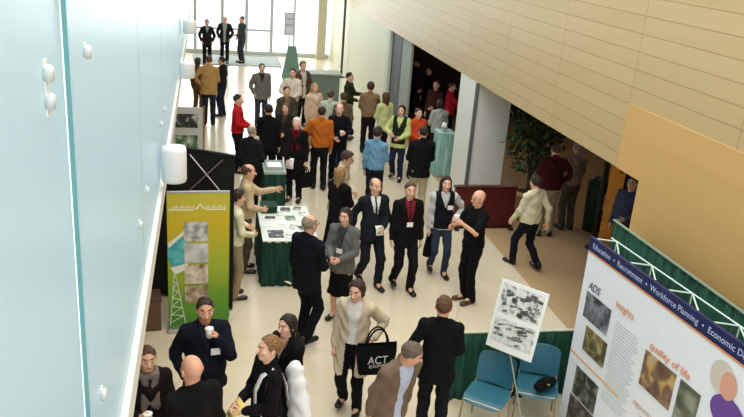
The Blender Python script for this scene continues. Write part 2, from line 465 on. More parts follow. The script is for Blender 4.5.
    for sd in (1, -1): onarm |= (segd(sh[sd]*.35+el[sd]*.65, el[sd]) < .066+e) | (segd(el[sd], wr[sd]) < .058+e)
    x, y, z = loc_c.T; front = (y < -.03) & ~onarm
    cls = np.zeros(len(c), int); nv = vnormals(V, Q); extra = {}
    if tk in ('suit', 'jacket', 'half_coat', 'mid_coat', 'coat', 'long_coat') and inner:
        if tk == 'suit': w = np.clip((z-1.13)/.33, 0, 1)*.078
        elif inner[0] == 'open': w = np.where(z > 1.1, .035+.05*np.clip((z-1.1)/.35, 0, 1), .045)
        else: w = np.clip((z-1.25)/.20, 0, 1)*.06
        cls[front & (abs(x) < w)] = 1; extra[1] = ('shirt', cloth(inner[1]))
        if inner[0] == 'open' and hem < .78: cls[(y < -.03) & (z < 1.0) & (abs(x) < .07)] = 9
        if tk == 'suit': cls[front & (z < 1.13) & (z > .95) & (abs(x) < .006)] = 0
    if tie is not None:
        tw = np.clip(.012+(1.42-z)*.05, .012, .026)
        cls[(cls == 1) & (abs(x) < tw)] = 2; extra[2] = ('tie', cloth(tie))
    if vest is not None:
        cls[~onarm & (abs(x) < .155) & (z > .9)] = 3; cls[front & (abs(x) < np.clip((z-1.25)/.2, 0, 1)*.07)] = 0; extra[3] = ('vest', cloth(vest))
    for kcls in sorted(set(cls.tolist())-{9}):
        v_, f_, u = split(V, Q, cls, kcls)
        if kcls == 0: link({'suit': 'suit_jacket', 'half_coat': 'coat', 'mid_coat': 'coat', 'long_coat': 'coat', 'tee': 'shirt'}.get(tk, tk), np_mesh('top', v_, f_), cloth(tc), root)
        else:
            v_ = v_+nv[u]*(.004 if kcls == 3 else -.005 if kcls == 1 else -.001)
            link(extra[kcls][0], np_mesh(extra[kcls][0], v_, f_), extra[kcls][1], root)
    # ---- legs
    lk, lc = legs
    F = Field(np.minimum.reduce([an[1], an[-1]])*[1, 1, 0]-[.16, .26, -.0], np.maximum.reduce([an[1], an[-1]])*[1, 1, 0]+[.16, .26, 1.12], vg)
    if lk == 'skirt':
        F.cone(np.array([0, 0, 1.0])+lower, np.array([0, 0, .74]), .134*fat, .162, .03, (fy[0], .76)); F.cone(np.array([0, -.005, .72]), np.array([0, -.01, .42]), .160, .195, .05, (fy[0], .98)); F.plane((0, 0, .44), (0, 0, -1)); F.folds(.008, 2.)
    else:
        F.cone(np.array([0, 0, .99])+lower, np.array([0, .005, .89])+lower, .134*fat+.012, .152*fat+.012, .03, (fy[0], .74))
        wdt = 1.0 if lk == 'trousers' else .9
        for sd in (1, -1):
            F.cone(hipj[sd], kn[sd], .094, .071*wdt, .035); F.cone(kn[sd], an[sd]+[0, .01, -.03], .071*wdt, .062*wdt, .02)
        F.folds(.006, len(label)*.7)
    F.plane((0, 0, (min(1.03, hem+.03) if hem >= .88 else 1.03)-drop if lk != 'skirt' else 1.0-drop), (0, 0, 1))
    F.plane((0, 0, .035), (0, 0, -1))
    V, Q = F.mesh(); link('skirt' if lk == 'skirt' else 'trousers', np_mesh('legs', V, Q), cloth(lc), root)
    for sd in (1, -1):
        a = an[sd]; b0 = a+[0, .035, -.045]; b1 = a+[sd*.02, -.165, -.052]
        F = Field(np.minimum(b0, b1)-.1, np.maximum(b0, b1)+.1, max(vg*.8, .008))
        F.cone(b0, b1, .043, .034, .02, (np.array([0, 0, 1.]), .9)); F.cone(b1*.6+b0*.4, b1, .046, .04, .02, (np.array([0, 0, 1.]), .7)); F.cone(b0, b0+[0, 0, .05], .04, .042, .02)
        F.plane((0, 0, a[2]-.083), (0, 0, -1))
        V, Q = F.mesh(); link('shoe', np_mesh('shoe', V, Q), plain(shoes, .4), root)
    # ---- small things worn
    yb = -(.160*wid+e)*.68-.012
    if fat > 1.05: yb -= .035
    if lanyard is not None or badge is not None:
        if lanyard is not None:
            bm = NB()
            for sd in (1, -1): tube(bm, [T((sd*.065, .0, 1.50)), T((sd*.06, yb*.75, 1.43)), T((sd*.04, yb-.004, 1.32)), T((.006*sd, yb-.006, 1.19))], .006, 6)
            ly = obj('lanyard', bm, cloth(lanyard), root)
        bx = 0 if lanyard is not None else .075; bz = 1.15 if lanyard is not None else 1.27
        bm = NB(); Mb = Matrix(M.tolist()).to_4x4(); Mb.translation = Vector(T((bx, yb-.008, bz)))
        box(bm, -.045, .045, -.003, .003, -.035, .035, M=Mb); obj('name_badge', bm, plain((240, 240, 238)), ly if lanyard is not None else root)
    if scarf is not None:
        F = Field(nb-[.16, .2, .42], nb+[.16, .18, .12], vg*.9)
        for i in range(12):
            a, b = 2*PI*i/12, 2*PI*(i+1)/12
            F.cone(nb+M@np.array([.078*math.cos(a), .078*math.sin(a)-.01, .02-.02*math.sin(a)*-1]), nb+M@np.array([.078*math.cos(b), .078*math.sin(b)-.01, .02+.02*math.sin(b)]), .03, .03, .01)
        for sd in (1, -1): F.cone(nb+M@np.array([sd*.05, -.09, 0]), nb+M@np.array([sd*.055, yb-.025, -.34]), .035, .042, .02, (yax, .5))
        F.folds(.007, 1.); V, Q = F.mesh(); link('scarf', np_mesh('scarf', V, Q), cloth(scarf), root)
    if glasses:
        bm = NB()
        for sd in (1, -1):
            tube(bm, [G((sd*.034+.022*math.cos(2*PI*i/12), -.105, .003+.018*math.sin(2*PI*i/12))) for i in range(13)], .0028, 5, False)
            tube(bm, [G((sd*.056, -.104, .006)), G((sd*.083, -.02, .006)), G((sd*.083, .02, .0))], .0028, 5)
        tube(bm, [G((-.012, -.107, .006)), G((.012, -.107, .006))], .0028, 5); obj('eyeglasses', bm, plain((40, 38, 38), .3), root)
    if belt is not None:
        bm = NB(); z0 = .985-drop
        ring = [(.168*fat*math.cos(2*PI*i/28), .168*fat*.75*math.sin(2*PI*i/28)) for i in range(28)]
        a = [bm.verts.new((x_, y_, z0)) for x_, y_ in ring]; b = [bm.verts.new((x_, y_, z0+.035)) for x_, y_ in ring]
        for i in range(28): bm.faces.new((a[i], a[(i+1) % 28], b[(i+1) % 28], b[i]))
        obj('belt', bm, plain(belt, .5), root)
    W = Matrix.Translation(loc) @ Matrix.Rotation(R(yaw), 4, 'Z') @ Matrix.Scale(s, 4)
    pr = dict(root=root, W=W, s=s, loc=loc, yaw=yaw, T=T, palm=palm, wr=wr, el=el, sh=sh)
    pr['hand'] = lambda sd: W @ Vector(palm[sd][0])
    pr['at'] = lambda p_: W @ Vector(p_)
    PEOPLE.append(pr)
    return pr
# ------------------------------------------------------------------ world and light
W_ = bpy.data.worlds.new('sky'); SC.world = W_; W_.use_nodes = True
nt = W_.node_tree; bg = nt.nodes['Background']
bg.inputs[0].default_value = (.93, .97, 1, 1); bg.inputs[1].default_value = 1.45
def area(name, loc, rot, sx, sy, power, col=(1, 1, 1)):
    l = bpy.data.lights.new(name, 'AREA'); l.shape = 'RECTANGLE'; l.size = sx; l.size_y = sy; l.energy = power; l.color = col
    o = bpy.data.objects.new(name, l); COL.objects.link(o); o.location = loc; o.rotation_euler = rot
    return o
area('skylight', (2.0, 6, 10.5), (0, 0, 0), 6, 18, 900, (1, .95, .86))
area('daylight', (2.3, 33.4, 3.6), (R(-90), 0, 0), 7, 6, 600, (.94, 1, .97))
area('forecourt_fill', (2, 48, 14), (0, 0, 0), 40, 26, 5000, (.96, 1, 1))  # added overhead lamp that brightens the ground outside the glass doors
area('mezzanine_daylight', (-3.7, 12, 5.2), (0, R(-90), 0), 4.5, 30, 1000, (.95, 1, 1))
for y_, e_ in ((10.6, 11), (13.5, 10), (18, 12)):
    l = bpy.data.lights.new('room_fill', 'POINT'); l.energy = e_*2.3; l.color = (1, .72, .45); l.shadow_soft_size = .3  # added point lights without fixtures, a warm glow for the side room
    o = bpy.data.objects.new('room_fill', l); COL.objects.link(o); o.location = (8.2, y_, 2.5)

# ------------------------------------------------------------------ the setting
def grid_mat(name, c1, c2, mortar, bw, rh, off, ms, axes, rough, spec=.5, noise=.25, stretch=(1, 1, 1), rot=0.):
    M = bpy.data.materials.new(name); M.use_nodes = True; nt = M.node_tree; b = nt.nodes['Principled BSDF']
    b.inputs['Roughness'].default_value = rough; b.inputs['Specular IOR Level'].default_value = spec
    tc = nt.nodes.new('ShaderNodeTexCoord'); sp = nt.nodes.new('ShaderNodeSeparateXYZ'); cb = nt.nodes.new('ShaderNodeCombineXYZ')
    nt.links.new(tc.outputs['Object'], sp.inputs[0])
    nt.links.new(sp.outputs[axes[0]], cb.inputs[0]); nt.links.new(sp.outputs[axes[1]], cb.inputs[1])
    mp = nt.nodes.new('ShaderNodeMapping'); mp.inputs['Location'].default_value = (off[0], off[1], 0); mp.inputs['Rotation'].default_value = (0, 0, rot)
    nt.links.new(cb.outputs[0], mp.inputs[0])
    br = nt.nodes.new('ShaderNodeTexBrick'); br.offset = 0; br.squash = 1
    for k, v in (('Scale', 1), ('Mortar Size', ms), ('Mortar Smooth', .3), ('Bias', 0), ('Brick Width', bw), ('Row Height', rh)): br.inputs[k].default_value = v
    br.inputs['Color1'].default_value = srgb(*c1); br.inputs['Color2'].default_value = srgb(*c2); br.inputs['Mortar'].default_value = srgb(*mortar)
    nt.links.new(mp.outputs[0], br.inputs['Vector'])
    nz = nt.nodes.new('ShaderNodeTexNoise'); nz.inputs['Scale'].default_value = 2.; nz.inputs['Detail'].default_value = 6
    m2 = nt.nodes.new('ShaderNodeMapping'); m2.inputs['Scale'].default_value = stretch
    nt.links.new(tc.outputs['Object'], m2.inputs[0]); nt.links.new(m2.outputs[0], nz.inputs['Vector'])
    hs = nt.nodes.new('ShaderNodeMix'); hs.data_type = 'RGBA'; hs.blend_type = 'MULTIPLY'; hs.inputs[0].default_value = noise
    nt.links.new(br.outputs['Color'], hs.inputs[6])
    cr = nt.nodes.new('ShaderNodeValToRGB'); cr.color_ramp.elements[0].position = .3; cr.color_ramp.elements[1].position = .7
    cr.color_ramp.elements[0].color = (.6, .6, .6, 1)
    nt.links.new(nz.outputs['Fac'], cr.inputs[0]); nt.links.new(cr.outputs[0], hs.inputs[7]); nt.links.new(hs.outputs[2], b.inputs['Base Color'])
    return M
floor_m = grid_mat('terrazzo', (222, 209, 182), (216, 203, 176), (206, 193, 166), 3.0, 3.0, (.6, .4), .012, 'XY', .22, .45, .16, (1.2, 1.2, 1), R(24))
wood_m = grid_mat('maple_boards', (195, 171, 127), (189, 164, 119), (154, 130, 88), 2.09, .213, (-8.565, -3.845), .006, 'YZ', .42, .4, .12, (1, .25, 6))
tan_m = grid_mat('tan_panel', (206, 166, 104), (204, 164, 102), (180, 140, 84), 30, 30, (12, 12), .004, 'YZ', .5, .35, .15, (1, .3, 4))
white_m = plain((226, 226, 220), .5); cream_m = plain((226, 222, 198), .6)
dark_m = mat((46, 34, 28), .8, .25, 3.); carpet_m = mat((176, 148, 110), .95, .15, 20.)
grey_m = plain((150, 154, 152), .4); frame_m = plain((186, 194, 192), .4)
struct('floor', box(NB(), -5, 5.13, -3, 32.7, -.2, 0), floor_m)
struct('floor_side_room', box(NB(), 5.13, 12.2, 6, 23, -.2, 0), carpet_m)
struct('wall_right', box(NB(), 5.13, 5.45, -3, 32.7, 2.6, 8.5), wood_m)
bm = NB(); box(bm, 5.116, 5.45, -3, 8.02, 0, 2.6); box(bm, 5.116, 5.135, -3, 8.565, 2.6, 3.43)
struct('wall_right_panel', bm, tan_m)
struct('wall_right_far', box(NB(), 5.13, 5.45, 21.95, 32.7, 0, 2.6), cream_m)
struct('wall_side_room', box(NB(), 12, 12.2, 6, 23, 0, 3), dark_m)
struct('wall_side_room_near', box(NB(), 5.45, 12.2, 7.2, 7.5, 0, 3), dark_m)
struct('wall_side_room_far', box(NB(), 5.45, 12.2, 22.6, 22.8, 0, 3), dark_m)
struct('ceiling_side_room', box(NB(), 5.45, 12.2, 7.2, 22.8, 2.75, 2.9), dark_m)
struct('wall_left', box(NB(), -4.2, -4, -3, 32.7, 0, 2.45), cream_m)
struct('ceiling_mezzanine', box(NB(), -4.2, -.42, -3, 32.3, 2.45, 2.62), white_m)
struct('trim_mezzanine', box(NB(), -.45, -.385, -3, 32.3, 2.6, 2.78), white_m)
# pillar between the two openings
struct('pillar', box(NB(), 5.13, 5.86, 14.03, 15.08, 0, 2.6), white_m)
struct('trim_1', box(NB(), 5.10, 5.16, 13.99, 14.06, 0, 2.6), plain((96, 98, 98)))
struct('trim_2', box(NB(), 5.12, 5.5, 21.6, 21.96, 0, 2.6), plain((205, 206, 190)))
# folded grey doors of the far opening
dr = struct('door_1', box(NB(), 5.2, 5.26, 20.45, 21.45, 0, 2.58), plain((84, 88, 92), .6))
struct('door_handle', tube(NB(), [(5.17, 20.6, .95), (5.15, 20.6, 1.0), (5.15, 20.6, 1.25), (5.17, 20.6, 1.3)], .015), metal((190, 190, 190)), dr)
dr = struct('door_2', box(NB(), 5.2, 5.26, 19.42, 20.38, 0, 2.58), plain((150, 154, 146), .6))
struct('trim_3', box(NB(), 5.2, 5.3, 21.46, 21.56, 0, 2.58), plain((40, 44, 66)))
# far glazed wall
Yb = 32.5
fm = NB()
for x in (-.39, .68, 1.65, 2.67): box(fm, x-.06, x+.06, Yb-.05, Yb+.05, 0, 8)
for x in (-2.4, 3.6): box(fm, x-.04, x+.04, Yb-.05, Yb+.05, 0, 8)
for z in (2.5, 4.5, 6.5): box(fm, -4, 5.1, Yb-.045, Yb+.045, z-.05, z+.05)
box(fm, -4, 5.1, Yb-.045, Yb+.045, 0, .16); box(fm, -.39, 2.67, Yb-.043, Yb+.043, .98, 1.06)
struct('window_1', fm, frame_m)
gm = bpy.data.materials.new('clear_glass'); gm.use_nodes = True; n_ = gm.node_tree
tr = n_.nodes.new('ShaderNodeBsdfTransparent'); gl = n_.nodes.new('ShaderNodeBsdfGlossy'); gl.inputs['Roughness'].default_value = .05
ms = n_.nodes.new('ShaderNodeMixShader'); ms.inputs[0].default_value = .08
n_.links.new(tr.outputs[0], ms.inputs[1]); n_.links.new(gl.outputs[0], ms.inputs[2]); n_.links.new(ms.outputs[0], n_.nodes['Material Output'].inputs[0])
struct('window_pane', box(NB(), -4, 5.1, Yb-.008, Yb+.008, .1, 8), gm)
struct('column', box(NB(), 4.52, 4.88, Yb-.45, Yb-.06, 0, 8), plain((196, 188, 160)))
struct('ground_outside', box(NB(), -30, 40, 32.75, 90, -.25, -.05), plain((236, 236, 232), .8))

# frosted glass balustrade wall on the left
fg = bpy.data.materials.new('frosted_glass'); fg.use_nodes = True; n_ = fg.node_tree; pb = n_.nodes['Principled BSDF']
pb.inputs['Base Color'].default_value = srgb(206, 222, 226); pb.inputs['Roughness'].default_value = .28; pb.inputs['Specular IOR Level'].default_value = .5
tl = n_.nodes.new('ShaderNodeBsdfTranslucent'); tl.inputs['Color'].default_value = srgb(208, 228, 236)
ms = n_.nodes.new('ShaderNodeMixShader'); ms.inputs[0].default_value = .35
n_.links.new(pb.outputs[0], ms.inputs[1]); n_.links.new(tl.outputs[0], ms.inputs[2]); n_.links.new(ms.outputs[0], n_.nodes['Material Output'].inputs[0])
teal = plain((104, 158, 162), .3)
J = [-2.66]+[2.58+2.62*k for k in range(12)]
panes = []
for k in range(len(J)-1):
    xo = -.437 if k == 0 else -.42
    bm = NB(); box(bm, xo-.016, xo, J[k]+.012, J[k+1]-.006, 2.74, 7.6)
    me_o = struct('window_%d' % (k+2), bm, [fg, teal if k < 2 else plain((150, 176, 172), .3)])
    panes.append(me_o)
    for f in me_o.data.polygons:
        if abs(f.normal.y) > .5: f.material_index = 1
def clamp(y, z, two):
    k = max(i for i in range(len(J)-1) if J[i] <= y)
    par = panes[k]; xo = -.437 if k == 0 else -.42
    for dz in ((-.04, .04) if two else (0,)):
        b2 = NB(); lathe(b2, [(.001, 0), (.026, 0), (.026, .016), (.02, .024), (.001, .024)], 14); b2.transform(Matrix.Translation((xo, y, z+dz)) @ Matrix.Rotation(R(90), 4, 'Y')); obj('bolt_cap', b2, plain((206, 212, 212), .35), par, True)
    bm = NB(); box(bm, xo, xo+.006, y-.018, y+.018, z-(.08 if two else .035), z+(.08 if two else .035), .002); obj('clamp_plate', bm, plain((238, 240, 240), .3), par)
for y, z, two in ((2.28, 4.72, 1), (2.91, 4.72, 0), (2.88, 3.32, 0), (4.87, 3.29, 0), (5.53, 3.30, 0), (7.5, 3.3, 0), (8.1, 3.3, 0)): clamp(y, z, two)

# ------------------------------------------------------------------ drum lamps under the mezzanine edge
lampm = plain((228, 230, 232), .5)
for (px, hgt, rz, lb) in (((174, 163), .34, .115, 'white drum wall lamp above the green banner'), ((187, 69), .26, .12, 'pale grey drum wall lamp above the group in tan'), ((189.5, 26), .24, .12, 'small grey drum wall lamp near the far doors')):
    c = onX(px[0], px[1], -.385+rz*.9)
    t = thing('wall_sconce', lb, 'lamp', tuple(c), 0, 'drum lamps along the mezzanine edge')
    obj('lamp_shade', lathe(NB(), [(rz*.94, -hgt/2), (rz*1.0, -hgt/2+.02), (rz*1.0, hgt/2-.04), (rz*.93, hgt/2-.01), (.02, hgt/2)], 28), lampm, t, True)
    obj('bracket', box(NB(), -rz*.9, -rz*.5, -.03, .03, -.05, .05), frame_m, t)

# ------------------------------------------------------------------ far end furniture
t = thing('door_mat', 'grey entrance mat in front of the glass doors', 'mat', (1.2, 30.9, 0)); obj('mat_pad', box(NB(), -1.65, 1.7, -1.1, 1.25, 0, .006, .002), mat((150, 156, 152), .95, .12, 40), t)
obj('mat_border', tube(NB(), [(-1.66, -1.1, .008), (1.7, -1.1, .008), (1.7, 1.25, .008), (-1.66, 1.25, .008), (-1.66, -1.1, .008)], .012, 6), plain((110, 114, 112)), t)
t = thing('standing_sign', 'tall grey sign stand before the far window', 'sign', (3.25, 31.0, 0))
obj('pole', tube(NB(), [(0, 0, 0), (0, 0, 1.1)], .025), frame_m, t); obj('base', lathe(NB(), [(.2, 0), (.2, .02), (.03, .04)], 20), frame_m, t)
obj('sign_board', box(NB(), -.2, .2, -.02, .02, 1.08, 1.95, .01), plain((170, 178, 186)), t)
for z0, z1 in ((1.14, 1.42), (1.52, 1.68), (1.74, 1.9)): obj('sign_panel', box(NB(), -.15, .15, -.026, -.018, z0, z1), plain((206, 212, 222)), t)
t = thing('folding_floor_sign', 'grey-green folding floor sign at the far end', 'sign', (3.02, 27.6, 0))
for sd in (1, -1):
    bm = NB(); quad(bm, (-.32, sd*.28, 0), (.32, sd*.28, 0), (.14, sd*.02, 1.15), (-.14, sd*.02, 1.15)); bmesh.ops.solidify(bm, geom=bm.faces[:], thickness=.02); obj('sign_face', bm, plain((142, 172, 160)), t)
t = thing('service_counter', 'grey-green service counter at the far end', 'counter', (3.45, 23.4, 0))
obj('counter_top', box(NB(), -.62, .62, -.36, .36, .98, 1.03, .01), plain((150, 160, 148)), t); obj('counter_body', box(NB(), -.56, .56, -.3, .3, 0, .98), plain((112, 124, 114)), t)
t = thing('standing_pole', 'thin black pole beside the far cream wall', 'pole', (4.94, 28.2, 0)); obj('pole', tube(NB(), [(0, 0, .02), (0, 0, 5)], .045, 10), plain((58, 64, 64), .4), t); obj('base', lathe(NB(), [(.16, 0), (.16, .02), (.05, .05)], 18), plain((58, 64, 64)), t)

# ------------------------------------------------------------------ cloth helpers
def skirt(bm, loop, z0, z1, amp=.02, wl=.13, closed=True):
    """pleated cloth hanging along a closed or open path"""
    P = [Vector((x, y, 0)) for x, y in loop]; pts = []
    segs = list(zip(P, P[1:]+P[:1])) if closed else list(zip(P, P[1:]))
    ph = 0
    for a, b in segs:
        d = b-a; L = d.length; n = max(2, int(L/.02)); nr = Vector((d.y, -d.x, 0)).normalized()
        for i in range(n):
            w = math.sin(2*PI*(ph+L*i/n)/wl)+.4*math.sin(2*PI*(ph+L*i/n)/(wl*2.7)+1)
            e = min(1, i/4, (n-i)/4)
            pts.append((a+d*i/n, nr, w*e))
        ph += L
    if not closed: pts.append((P[-1], Vector((0, 0, 0)), 0))
    rows = []
    for k in range(7):
        f = k/6
        rows.append([bm.verts.new((p_.x+n.x*(amp*w*(.25+.75*f)+.015*f), p_.y+n.y*(amp*w*(.25+.75*f)+.015*f), z1+(z0-z1)*f)) for p_, n, w in pts])
    N = len(pts)
    for a, b in zip(rows, rows[1:]):
        for i in range(N if closed else N-1): bm.faces.new((a[i], a[(i+1) % N], b[(i+1) % N], b[i]))
    return bm
green = drape_mat((34, 68, 56))
def sol(o, th):
    md = o.modifiers.new('s', 'SOLIDIFY'); md.thickness = th; return o

# ------------------------------------------------------------------ literature table and draped podium
def printed(name, w, d, cols, sc, kind='noise'):
    return box(NB(), -w/2, w/2, -d/2, d/2, 0, .004), blot_mat(name, cols, sc, kind)
TX0, TX1, TY0, TY1 = .84, 1.68, 10.68, 12.2
t = thing('exhibit_table', 'green skirted exhibit table covered with white papers', 'table', ((TX0+TX1)/2, (TY0+TY1)/2, 0))
w, d = (TX1-TX0)/2, (TY1-TY0)/2
obj('table_top', box(NB(), -w, w, -d, d, .715, .75, .008), plain((222, 226, 220), .6), t)
obj('table_skirt', skirt(NB(), [(-w, -d), (w, -d), (w, d), (-w, d)], .012, .735), green, t, True)
for sx in (1, -1):
    for sy in (1, -1): obj('leg', tube(NB(), [(sx*(w-.06), sy*(d-.08), 0), (sx*(w-.06), sy*(d-.08), .72)], .016), metal((150, 150, 150)), t)
prints = {'photo': ([(25, 28, 28), (70, 74, 72), (180, 184, 180), (30, 32, 32)], 9), 'grey': ([(90, 94, 92), (235, 236, 232), (150, 152, 150), (240, 240, 238)], 11), 'white': ([(236, 238, 236), (246, 246, 244), (222, 224, 222)], 5),
          'green': ([(40, 70, 50), (90, 120, 90), (200, 206, 196)], 9)}
def paper(x, y, w, d, pr, rz, lb, z=.751, cat='leaflet', nm='leaflet', grp='papers on the exhibit table'):
    t = thing(nm, lb, cat, (x, y, z), R(rz), grp)
    s_ = obj('sheet', box(NB(), -w/2, w/2, -d/2, d/2, 0, .003), plain((244, 245, 243), .5), t)
    b, mm = printed('print', w*.84, d*.84, *prints[pr]); b.transform(Matrix.Translation((0, 0, .0015))); obj('printed_area', b, mm, s_)
    return t
paper(1.06, 10.94, .30, .38, 'photo', 2, 'large dark photo print at the front of the exhibit table', nm='photo_print', cat='photo')
paper(1.43, 10.9, .22, .3, 'white', -5, 'white sheet right of the large dark photo print')
paper(.98, 11.36, .28, .2, 'white', 0, 'wide white sheet behind the large dark photo print')
paper(1.36, 11.24, .2, .27, 'grey', 8, 'grey printed leaflet in the middle of the exhibit table')
paper(1.58, 11.42, .15, .22, 'grey', -12, 'narrow grey leaflet at the right edge of the exhibit table')
paper(1.02, 11.64, .2, .14, 'photo', -3, 'small dark card on the left side of the exhibit table', nm='card', cat='card')
paper(1.34, 11.62, .2, .26, 'green', 6, 'green tinted leaflet towards the back of the exhibit table')
paper(1.56, 11.82, .18, .24, 'grey', 15, 'tilted grey leaflet at the back right of the exhibit table')
paper(1.3, 12.02, .2, .24, 'photo', -8, 'dark leaflet at the back edge of the exhibit table')
paper(1.24, 10.86, .14, .2, 'grey', 3, 'small grey leaflet between the dark photo print and the white sheet', z=.7552)
paper(1.2, 11.42, .13, .19, 'white', -10, 'small white sheet at the centre of the exhibit table', z=.7552)
paper(1.48, 11.18, .13, .2, 'photo', 20, 'small dark leaflet right of centre on the exhibit table', z=.7552)
paper(1.18, 11.84, .15, .2, 'grey', 12, 'grey leaflet beside the green cloth covered box', z=.7552)
paper(1.5, 12.06, .16, .2, 'green', -14, 'green tinted leaflet at the far right corner of the exhibit table', z=.7552)
paper(1.57, 11.03, .13, .18, 'grey', 25, 'grey leaflet at the right front corner of the exhibit table', z=.7552)
t = thing('draped_box', 'dark green cloth covered box at the back of the table', 'box', (1.02, 11.98, .751), 0)
obj('box_body', box(NB(), -.13, .13, -.15, .15, 0, .1, .015), green, t); obj('box_lid', box(NB(), -.135, .135, -.155, .155, .085, .115, .01), plain((24, 56, 44), .8), t)
t = thing('draped_podium', 'green draped podium behind the exhibit table', 'podium', (1.24, 13.6, 0))
obj('podium_top', box(NB(), -.2, .2, -.28, .28, .94, 1.0, .01), plain((170, 184, 178)), t); obj('podium_skirt', skirt(NB(), [(-.19, -.27), (.19, -.27), (.19, .27), (-.19, .27)], .012, .95, .012, .1), green, t, True)
t = thing('document_tray', 'pale grey tray of papers on the green podium', 'tray', (1.24, 13.58, 1.001)); obj('tray_base', box(NB(), -.16, .16, -.22, .22, 0, .02, .006), plain((188, 200, 196)), t)
bm = NB(); 
for a in ((-.16, -.15, -.22, .22), (.15, .16, -.22, .22), (-.15, .15, -.22, -.21), (-.15, .15, .21, .22)): box(bm, a[0], a[1], a[2], a[3], .015, .07)
obj('tray_wall', bm, plain((170, 184, 182)), t); obj('paper_stack', box(NB(), -.12, .12, -.17, .17, .02, .05, .003), plain((240, 242, 240)), t)

# ------------------------------------------------------------------ green roll-up banner and black pop-up wall
bx0, bx1, by = -.47, .31, 9.42
t = thing('rollup_banner', 'yellow and green roll-up banner under the mezzanine edge', 'banner', ((bx0+bx1)/2, by, 0), R(3))
bw = (bx1-bx0)/2
lean = Matrix.Rotation(R(-1.5), 4, 'X')
gban = ramp_mat('banner_green', [(0, (44, 116, 40)), (.30, (92, 148, 34)), (.60, (168, 182, 46)), (.85, (210, 182, 30)), (1, (200, 190, 60))], 'Z', 'Object', .45, 1/1.98, -.03, .22)
def bpan(name, x0, x1, z0, z1, mm, y=-.006, par=t):
    b = NB(); box(b, x0, x1, y-.003, y, z0, z1); return obj(name, b, mm, par)
b = NB(); box(b, -bw, bw, -.004, .004, .06, 1.95); obj('banner_sheet', b, gban, t)
obj('top_rail', box(NB(), -bw, bw, -.014, .014, 1.935, 1.965, .005), metal((205, 205, 200)), t); obj('base_cassette', box(NB(), -bw-.01, bw+.01, -.10, .10, 0, .07, .012), metal((200, 200, 196)), t)
obj('support_pole', tube(NB(), [(0, .03, .06), (0, .02, 1.93)], .012), metal((150, 150, 150)), t)
bpan('white_stripe', -bw+.02, -.05, 1.705, 1.725, plain((236, 236, 190)), par=t); bpan('white_stripe', .09, bw-.05, 1.705, 1.725, plain((236, 236, 190)), par=t)
b = NB()
for i in range(26):
    x = -bw+.06+i*.026
    if -.06 < x < .08: continue
    box(b, x, x+.014, -.008, -.005, 1.735, 1.735+.018+.012*((i*7) % 3))
obj('small_lettering', b, plain((238, 238, 205)), t)
b = NB(); quad(b, (-.05, -.008, 1.72), (.02, -.008, 1.80), (.02, -.008, 1.775), (-.02, -.008, 1.72)); quad(b, (.02, -.008, 1.80), (.09, -.008, 1.72), (.06, -.008, 1.72), (.02, -.008, 1.775)); obj('peak_emblem', b, plain((238, 238, 205)), t)
pg = [((206, 208, 206), (150, 150, 150), (226, 226, 224), (120, 116, 116)), ((196, 200, 200), (222, 222, 222), (170, 174, 172)), ((206, 196, 176), (240, 232, 220), (120, 96, 70)), ((160, 140, 110), (220, 206, 184), (110, 84, 58))]
for k, (z0, z1) in enumerate(((1.30, 1.57), (1.0, 1.27), (.70, .97), (.42, .67))): bpan('photo_print', -.18, .12, z0-.02, z1-.02, blot_mat('ban', pg[k], 7), -.007, t)
b = NB()
for i in range(18):
    a0, a1 = 2*PI*i/18, 2*PI*(i+1)/18; b.faces.new([b.verts.new((-.25, -.0075, 1.12)), b.verts.new((-.25+.14*math.cos(a0), -.0075, 1.12+.23*math.sin(a0))), b.verts.new((-.25+.14*math.cos(a1), -.0075, 1.12+.23*math.sin(a1)))])
obj('teal_shape', b, blot_mat('tealb', [(60, 170, 180), (130, 205, 205), (40, 150, 160)], 6), t)
b = NB(); quad(b, (-.39, -.0085, 1.26), (-.15, -.0085, 1.46), (-.14, -.0085, 1.42), (-.37, -.0085, 1.20)); quad(b, (-.36, -.0085, .92), (-.14, -.0085, .98), (-.14, -.0085, .90), (-.30, -.0085, .82)); obj('white_swoosh', b, plain((232, 234, 226)), t)
b = NB()
for k in range(6):
    z = .12+.12*k; x0 = -.36+.03*(5-k)*.0; tube(b, [(-.36+.012*k*.6, -.008, z), (-.20-.02*k, -.008, z+.10)], .005, 4); tube(b, [(-.20-.02*k, -.008, z+.10), (-.36+.012*(k+1)*.6, -.008, z+.12)], .005, 4)
tube(b, [(-.37, -.008, .08), (-.31, -.008, .85)], .006, 4); tube(b, [(-.17, -.008, .08), (-.30, -.008, .85)], .006, 4)
obj('tower_drawing', b, plain((214, 226, 206)), t)
# curved black pop-up wall
t = thing('popup_wall', 'curved black pop-up display wall behind the green banner', 'display wall', (-.25, 9.95, 0))
black = mat((22, 22, 24), .8, .2, 30.)
xs = [-.75+1.375*i/24 for i in range(25)]
def cy(x): return .62-.62*max(0, (x+.75)/1.375)**1.3
for k in range(3):
    b = NB(); q = xs[k*8:k*8+9]
    for a, c in zip(q, q[1:]): quad(b, (a, cy(a), .02), (c, cy(c), .02), (c, cy(c), 2.26), (a, cy(a), 2.26))
    bmesh.ops.remove_doubles(b, verts=b.verts[:], dist=1e-4); bmesh.ops.solidify(b, geom=b.faces[:], thickness=.02); obj('fabric_panel', b, black, t)
b = NB(); tube(b, [(x, cy(x)-.02, 2.28) for x in xs], .018, 6); tube(b, [(x, cy(x)-.02, .03) for x in xs], .018, 6); obj('frame_rail', b, plain((40, 40, 42), .4), t)
b = NB(); tube(b, [(.05, cy(.05)-.03, 2.2), (.5, cy(.5)-.03, 1.7)], .01, 6); tube(b, [(.48, cy(.48)-.03, 2.2), (.05, cy(.05)-.03, 1.7)], .01, 6); obj('cross_brace', b, metal((190, 190, 190)), t)
